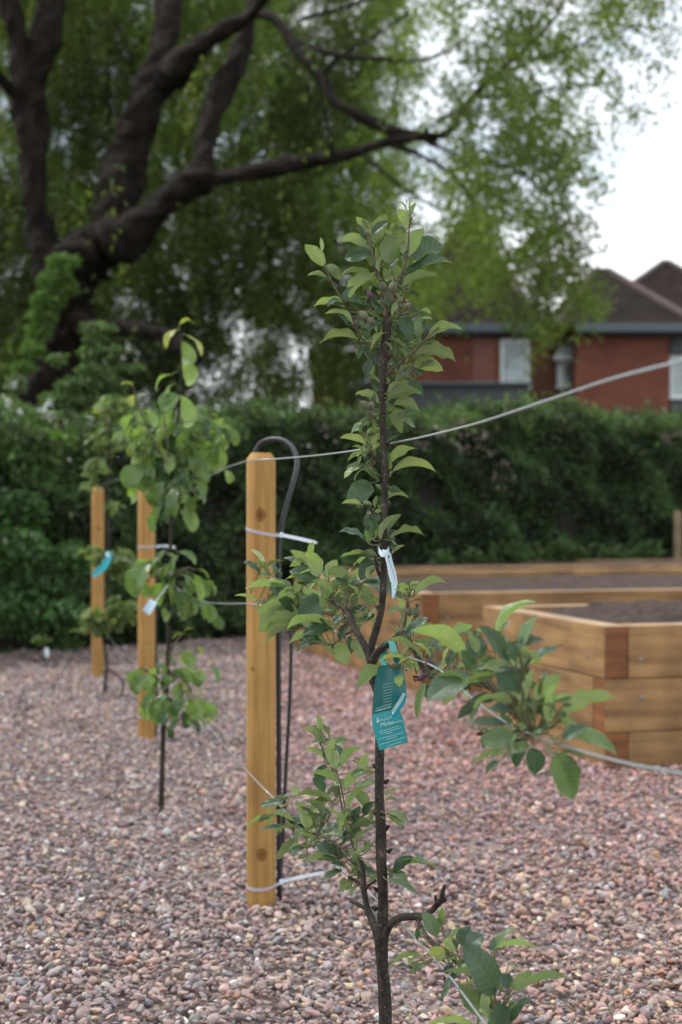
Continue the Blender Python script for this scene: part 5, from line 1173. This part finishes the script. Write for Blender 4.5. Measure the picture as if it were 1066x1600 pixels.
# white strap label above
wl_ = empty('plant_label', tuple(P(607, 885, 960)), 'narrow white strap label with blue print tied to the apple stem', 'label')
sheet([(597, 858, 606, 861), (600, 866, 610.5, 865), (604, 880, 614, 878), (607, 895, 618.5, 893), (610, 909, 621.5, 911)], 962, [0, -.004, -.003, -.001, .001], white_m, 'strip', parent=wl_)
sheet([(611, 906, 621, 908), (612, 918, 620, 920), (612.5, 928, 617, 930), (613, 935, 615, 936)], 955, [0, 0, 0, 0], white_m, 'strip_end', parent=wl_)
ribbon([P(606, 862, 962), P(598, 866, 964), P(592, 860, 955), P(594, 856, 935), P(604, 856, 930), P(608, 860, 950)], [(0, 0, 1)] * 6, .009, white_m, 'loop', wl_)
mb = MB()
for k in range(12):
    p = P(609 + k * .85 - .5, 876 + k * 2.7, 962) + np.array([0, -.0062, 0]); mb.box(p, (.45 / 960, .0001, 1.0 / 960))
for (dx, dy, w, h) in ((0, -2, 2, 1.2), (0, 0, 1, 5), (0, .4, 3.6, 1.2), (0, 2.6, 2.6, 1.2)):
    p = P(607.5 + dx, 869 + dy, 962) + np.array([0, -.0064, 0]); mb.box(p, (w / 2 / 960, .0001, h / 2 / 960))
mb.build('blue_print', ink_m, wl_)

# ------------------------------------------------------------------ pear tree
PS = 465.0
tp = empty('pear_tree', tuple(P(252, 1265, PS) * np.array([1, 1, 0])), 'young pear tree with glossy drooping leaves between the first two posts', 'tree', 'young trained fruit trees')
pear_leaf = leafmat('pear_leaf', (.24, .32, .14), .4, .33, True, .25, 1.5, .6)
def pl(name, pts, n, seg=10, lump=.1, sd=0, mat=None):
    v, f = limb(pts, n, seg, lump, sd); return mesh(name, v, f, mat or ap_bark, tp, True)
pl('trunk', [(252, 1275, PS, 11), (252, 1255, PS, 9.5), (254, 1190, PS, 8.5), (256, 1130, PS, 8), (258, 1090, PS, 8), (263, 1060, PS, 7.5), (262, 1030, PS, 7), (264, 1000, PS, 7), (263, 960, PS, 6.5), (265, 900, PS, 6), (267, 820, PS, 5.5), (268, 760, PS, 5), (272, 690, PS, 4.5), (280, 640, PS, 3.5), (283, 580, PS, 3), (283, 545, PS, 2.6), (280, 508, PS, 2)], 80, 12, .08, 2)
for i, pts in enumerate(([(270, 740, PS, 4), (245, 700, PS + 8, 3), (225, 655, PS + 10, 2.5), (212, 618, PS + 10, 2), (207, 600, PS + 10, 1.5)], [(269, 760, PS, 4), (290, 740, PS - 10, 3), (318, 695, PS - 12, 2.5), (340, 665, PS - 12, 2), (350, 652, PS - 12, 1.5)], [(269, 770, PS, 4), (290, 770, PS + 10, 3), (305, 765, PS + 14, 2)], [(270, 730, PS, 4), (262, 700, PS + 10, 3), (256, 645, PS + 14, 2)],
                         [(265, 905, PS, 4), (290, 888, PS + 10, 3), (305, 890, PS + 12, 2)], [(264, 920, PS, 4), (240, 895, PS + 6, 3), (222, 890, PS + 6, 2)], [(262, 1050, PS, 5), (285, 1060, PS + 8, 3.5), (300, 1080, PS + 12, 2.5)], [(260, 1070, PS, 5), (240, 1055, PS + 4, 3.5), (225, 1045, PS + 4, 2.5)], [(263, 1040, PS, 4), (270, 1010, PS + 6, 3), (290, 985, PS + 6, 2)])):
    pl('branch', pts, 12, 8, .05, 50 + i, twig_bark if i not in (6, 7) else None)
PEAR = """280 508 299 505 110 .45 y|280 515 262 541 60 .4 y|291 524 311 553 60 .4 y|286 533 294 566 150 .6 g|286 560 296 597 150 .6 g|270 585 248 609 100 .5 g|270 600 260 632 60 .55 g|284 620 256 640 30 .85 m|286 618 292 663 145 .55 g|300 630 311 675 60 .4 m|298 640 322 643 60 .4 m|228 640 241 664 150 .5 g|209 605 191 602 100 .45 y|210 617 206 632 150 .8 y|214 622 226 618 60 .4 g|208 648 196 670 140 .6 g|198 672 183 693 140 .55 g|205 668 215 702 148 .6 g|220 663 228 702 148 .6 g|246 660 250 707 145 .7 g|203 688 208 724 148 .5 g|224 725 199 757 30 .75 m|228 700 226 762 140 .5 g|280 672 268 716 40 .5 d|297 665 286 706 150 .4 g|320 672 334 676 100 .5 g|346 668 359 668 110 .4 g|340 656 332 648 120 .5 y|315 685 318 710 148 .6 g|331 684 338 733 148 .5 g|341 683 350 703 140 .6 g|335 700 325 734 140 .6 g|262 712 247 737 20 .8 d|255 752 238 786 20 .55 m|275 760 275 802 30 .5 m|303 757 316 784 60 .5 m|294 790 301 826 148 .45 g|281 797 289 821 60 .55 m|310 775 298 817 148 .4 m|244 797 242 828 140 .5 m|225 775 239 810 60 .4 m|250 700 262 735 148 .55 g|262 690 272 725 30 .55 m|270 640 262 672 140 .5 g|285 700 300 735 40 .5 m|300 700 306 740 148 .45 m|240 720 236 760 30 .6 m|292 735 286 775 30 .5 d|258 765 250 795 30 .5 d|268 790 262 815 30 .5 d|310 720 320 752 40 .5 m|215 750 228 780 60 .5 m|325 655 335 690 140 .4 m|300 745 318 748 60 .4 m|233 680 240 715 60 .5 m|275 665 290 690 110 .5 m|248 740 262 760 50 .5 d
240 876 213 926 30 .6 m|232 878 220 905 140 .5 g|263 908 251 943 140 .5 g|285 897 297 927 60 .6 m|274 922 288 963 25 .8 m|262 910 268 942 60 .4 g|304 890 323 905 100 .5 m|308 932 319 963 40 .5 m|255 950 258 969 145 .6 g|278 862 302 880 60 .5 m|296 905 312 935 140 .6 g|222 885 214 910 40 .5 m|250 870 240 890 60 .5 m|292 930 302 958 148 .5 m|258 865 275 875 60 .4 m|270 880 262 905 148 .4 y|245 895 262 925 40 .5 m|310 905 322 930 140 .5 g|218 905 222 930 60 .5 m
282 1020 297 1043 140 .8 g|270 1032 261 1056 60 .5 g|235 1055 212 1079 40 .65 m|245 1078 229 1111 30 .5 m|262 1082 247 1126 30 .55 m|296 1052 309 1073 140 .7 m|294 1090 298 1129 148 .7 g|280 1100 274 1126 148 .5 g|318 1097 329 1123 148 .8 g|325 1040 338 1064 60 .4 m|308 1010 315 1021 140 .5 y|243 1018 228 1014 100 .4 g|275 1125 271 1152 30 .5 d|297 1125 308 1142 30 .6 d|285 990 271 999 100 .5 g|290 985 302 982 110 .4 y|270 1045 282 1072 60 .5 m|280 1065 292 1088 60 .5 y|254 1060 240 1080 60 .5 m|285 1110 290 1135 30 .5 d|262 1110 256 1132 30 .5 d|305 1078 318 1092 60 .5 y|225 1045 212 1058 140 .5 m|300 1100 312 1118 140 .6 g|250 1040 262 1062 148 .5 g|240 1095 250 1118 148 .5 g"""
r = np.random.default_rng(21); lv2 = Leaves(); pb = []
for e in PEAR.replace('\n', '|').split('|'):
    q = e.split(); bx, by, tx, ty, phi, wr = map(float, q[:6])
    tint = TINT[q[6]] * np.array([.88, 1.02, .65]) * r.uniform(.8, 1.2)
    if q[6] == 'y': tint = np.array([.30, .32, .06]) * r.uniform(.8, 1.1)
    tx += (tx - bx) * .15; ty += (ty - by) * .15
    D0 = FPX / PS - .03 + r.normal(0, .04); D1 = D0 + r.uniform(-.03, .03)
    base, tip = P(bx, by, FPX / D0), P(tx, ty, FPX / D1)
    lv2.add(base, tip, phi + r.uniform(-15, 15), wr * 1.08, tint, r, None, fold=.45, arch=r.uniform(.1, .25), obov=True, serr=.0); pb.append((base, tint))
    if r.random() < .75 and (640 < by < 765 or 865 < by < 945 or 1010 < by < 1110):
        for _ in range(2 + int(r.random() < .5)):
            D2 = D0 + r.uniform(-.03, .08); ox, oy = r.normal(0, 10, 2); l2 = r.uniform(22, 36); an = 1.57 + r.normal(0, .55)
            b2 = P(bx + ox, by + oy, FPX / D2); t2 = P(bx + ox + math.cos(an) * l2, by + oy + math.sin(an) * l2, FPX / (D2 + r.uniform(-.03, .03))); tt = [MD, BR, DK, BR][r.integers(4)] * np.array([.9, 1.0, .62]) * r.uniform(.8, 1.2)
            lv2.add(b2, t2, r.choice([30, 60, 120, 148]), r.uniform(.55, .75), tt, r, None, fold=.45, arch=r.uniform(.1, .25), obov=True, serr=.0); pb.append((b2, tt))
wp_ = []
for o in list(tp.children):
    me = o.data; co = np.empty(len(me.vertices) * 3, np.float32); me.vertices.foreach_get('co', co); wp_.append(co.reshape(-1, 3) + np.array(tp.location))
wp_ = np.concatenate(wp_)
for base, tint in pb:
    dd = np.linalg.norm(wp_ - base, axis=1); k = np.argmin(dd)
    if dd[k] < .004: continue
    pts = spline([wp_[k], (wp_[k] + base) / 2 + np.array([0, 0, .2 * min(.06, dd[k])]), base], 6); vv, ff = tube(pts, .0012, 5, caps=False); o_ = len(lv2.v)
    lv2.v += list(vv); lv2.uv += [(.5, .5)] * len(vv); lv2.c += [tint * .8] * len(vv); lv2.f += [tuple(x + o_ for x in q) for q in ff]
lv2.build('foliage', pear_leaf, tp)
pt_ = empty('plant_label', tuple(P(235, 948, 480)), 'small pale label hanging from the pear tree against its post', 'label')
sheet([(234, 935, 246, 941), (230, 942, 242, 949), (225, 949, 237, 957), (223, 954, 234, 962)], 482, [0, -.003, -.003, 0], plain('pale_blue_plastic', (.55, .72, .82), .3, 0, .08, 30, 0), 'tag', parent=pt_)
ribbon([P(244, 940, 482), P(254, 925, 474), P(262, 915, 470)], [(0, 0, 1)] * 3, .006, white_m, 'strap', pt_)

# ------------------------------------------------------------------ third young tree and the seedling
TS3 = 285.0
t3 = empty('young_fruit_tree', tuple(P(165, 1085, TS3) * np.array([1, 1, 0])), 'blurred young fruit tree with a teal tag by the farthest post', 'tree', 'young trained fruit trees')
v, f = limb([(165, 1090, TS3, 6), (164, 1070, TS3, 5.5), (167, 1040, TS3, 5), (163, 1005, TS3, 5), (160, 985, TS3, 4.5), (166, 950, TS3, 4.5), (170, 900, TS3, 4), (170, 840, TS3, 4), (169, 780, TS3, 3.8), (172, 720, TS3, 3.5), (172, 670, TS3, 3), (168, 620, TS3, 2)], 50, 9, .1, 3); mesh('trunk', v, f, ap_bark, t3, True)
v, f = limb([(167, 1045, TS3, 4.5), (178, 1050, TS3 + 4, 3.5), (188, 1060, TS3 + 6, 3.2), (193, 1070, TS3 + 6, 3), (190, 1088, TS3 + 6, 3)], 14, 8, .1, 4); mesh('branch', v, f, ap_bark, t3, True)
v, f = limb([(160, 985, TS3, 4), (150, 975, TS3 + 2, 3), (135, 968, TS3 + 3, 2.5)], 8, 7, .1, 5); mesh('branch', v, f, ap_bark, t3, True)
def t3t(pos, px, py, n): return np.array([.10, .165, .05]) * rng.uniform(.6, 1.5, (n, 1))
def med_leaves(spots, n, size, parent, tint, seed, mat, s_jit=.05, wr=.52):
    r = np.random.default_rng(seed); lv_ = Leaves(); sp = np.array(spots, float); a = sp[:, 3] * sp[:, 4]
    for _ in range(n):
        k = r.choice(len(sp), p=a / a.sum()); g = unit(r.normal(size=3)) * r.uniform(.3, 1) ** .5
        px, py, s_ = sp[k, 0] + g[0] * sp[k, 3], sp[k, 1] + g[2] * sp[k, 4], sp[k, 2]
        base = np.array([(px - CX) / s_, FPX / s_ + g[1] * s_jit, CAMZ - (py - HY) / s_]); d_ = unit(g * np.array([1, 1, .8]) + r.normal(0, .35, 3) + np.array([0, -.1, -.1])); L_ = r.uniform(*size)
        tip = base + d_ * L_; phi = 90 + r.normal(0, 35)
        lv_.add(base - d_ * L_ * .4, tip - d_ * L_ * .4, phi, wr, tint * r.uniform(.7, 1.4) * np.array([r.uniform(.85, 1.25), 1, 1]), r, None, fold=.4)
    return lv_.build('foliage', mat, parent)
med_leaves([(172, 968, TS3, 46, 18), (150, 985, TS3, 30, 12), (190, 950, TS3, 22, 16), (180, 880, TS3, 34, 20), (200, 900, TS3, 18, 16), (145, 870, TS3, 18, 14), (178, 795, TS3, 14, 10), (150, 735, TS3, 16, 18), (168, 690, TS3, 28, 26), (180, 640, TS3, 26, 22), (145, 760, TS3, 10, 8)], 480, (.05, .088), t3, np.array([.15, .22, .075]), 8, apple_leaf)
tg = empty('plant_label', tuple(P(158, 885, 290)), 'bright teal tag on the blurred young tree against the farthest post', 'label')
sheet([(167, 860, 175, 864), (164, 872, 173, 877), (155, 884, 165, 890), (143, 895, 147, 903)], 291, [0, -.006, -.006, 0], plain('bright_teal_plastic', (.03, .42, .48), .3, 0, .05, 15, 0), 'tag', parent=tg)
sheet([(166, 862, 171, 864), (165, 868, 170, 871)], 292, [-.012, -.014], white_m, 'white_patch', parent=tg)
sg = empty('seedling', tuple(P(70, 1026, 238) * np.array([1, 1, 0])), 'tiny pale green seedling at the foot of the hedge with a white tag', 'plant')
v, f = limb([(72, 1030, 238, 3), (70, 1012, 238, 2.5), (66, 1000, 238, 2)], 8, 6); mesh('stem', v, f, twig_bark, sg, True)
med_leaves([(66, 1000, 238, 15, 7)], 26, (.04, .07), sg, np.array([.13, .25, .06]), 9, apple_leaf, .04)
sgl = empty('plant_label', tuple(P(73, 1020, 240)), 'small white tag hanging on the seedling by the hedge', 'label')
sheet([(70, 1012, 76, 1013), (70, 1020, 77, 1021), (71, 1027, 76, 1028)], 240, [0, -.003, 0], white_m, 'tag', parent=sgl)

# second row of shoots in front of the hedge on that side: low hazel like bush
hz = empty('shrub', tuple(P(30, 1010, 232) * np.array([1, 1, 0])), 'loose leafy bush with brighter green leaves in front of the hedge end', 'shrub')
clump_leaves([(20, 870, 232, 60, 50), (60, 930, 232, 60, 40), (30, 800, 226, 40, 40), (110, 880, 232, 40, 40), (90, 960, 236, 50, 30), (20, 960, 236, 50, 40)], 2600, (.05, .09), lambda pos, px, py, n: np.array([.055, .12, .035]) * rng.uniform(.5, 1.5, (n, 1)), green_leaf, 'foliage', None, hz, .5)
mb = MB()
for pts in ([(30, 1015, 234, 6), (30, 930, 233, 5), (25, 800, 230, 3)], [(50, 1015, 234, 5), (70, 950, 233, 4), (110, 870, 232, 3)], [(60, 1018, 235, 5), (85, 980, 235, 4), (100, 940, 235, 3)]):
    v, f = limb(pts, 12, 6); mb.add(v, f)
mb.build('stems', willow_bark, hz)
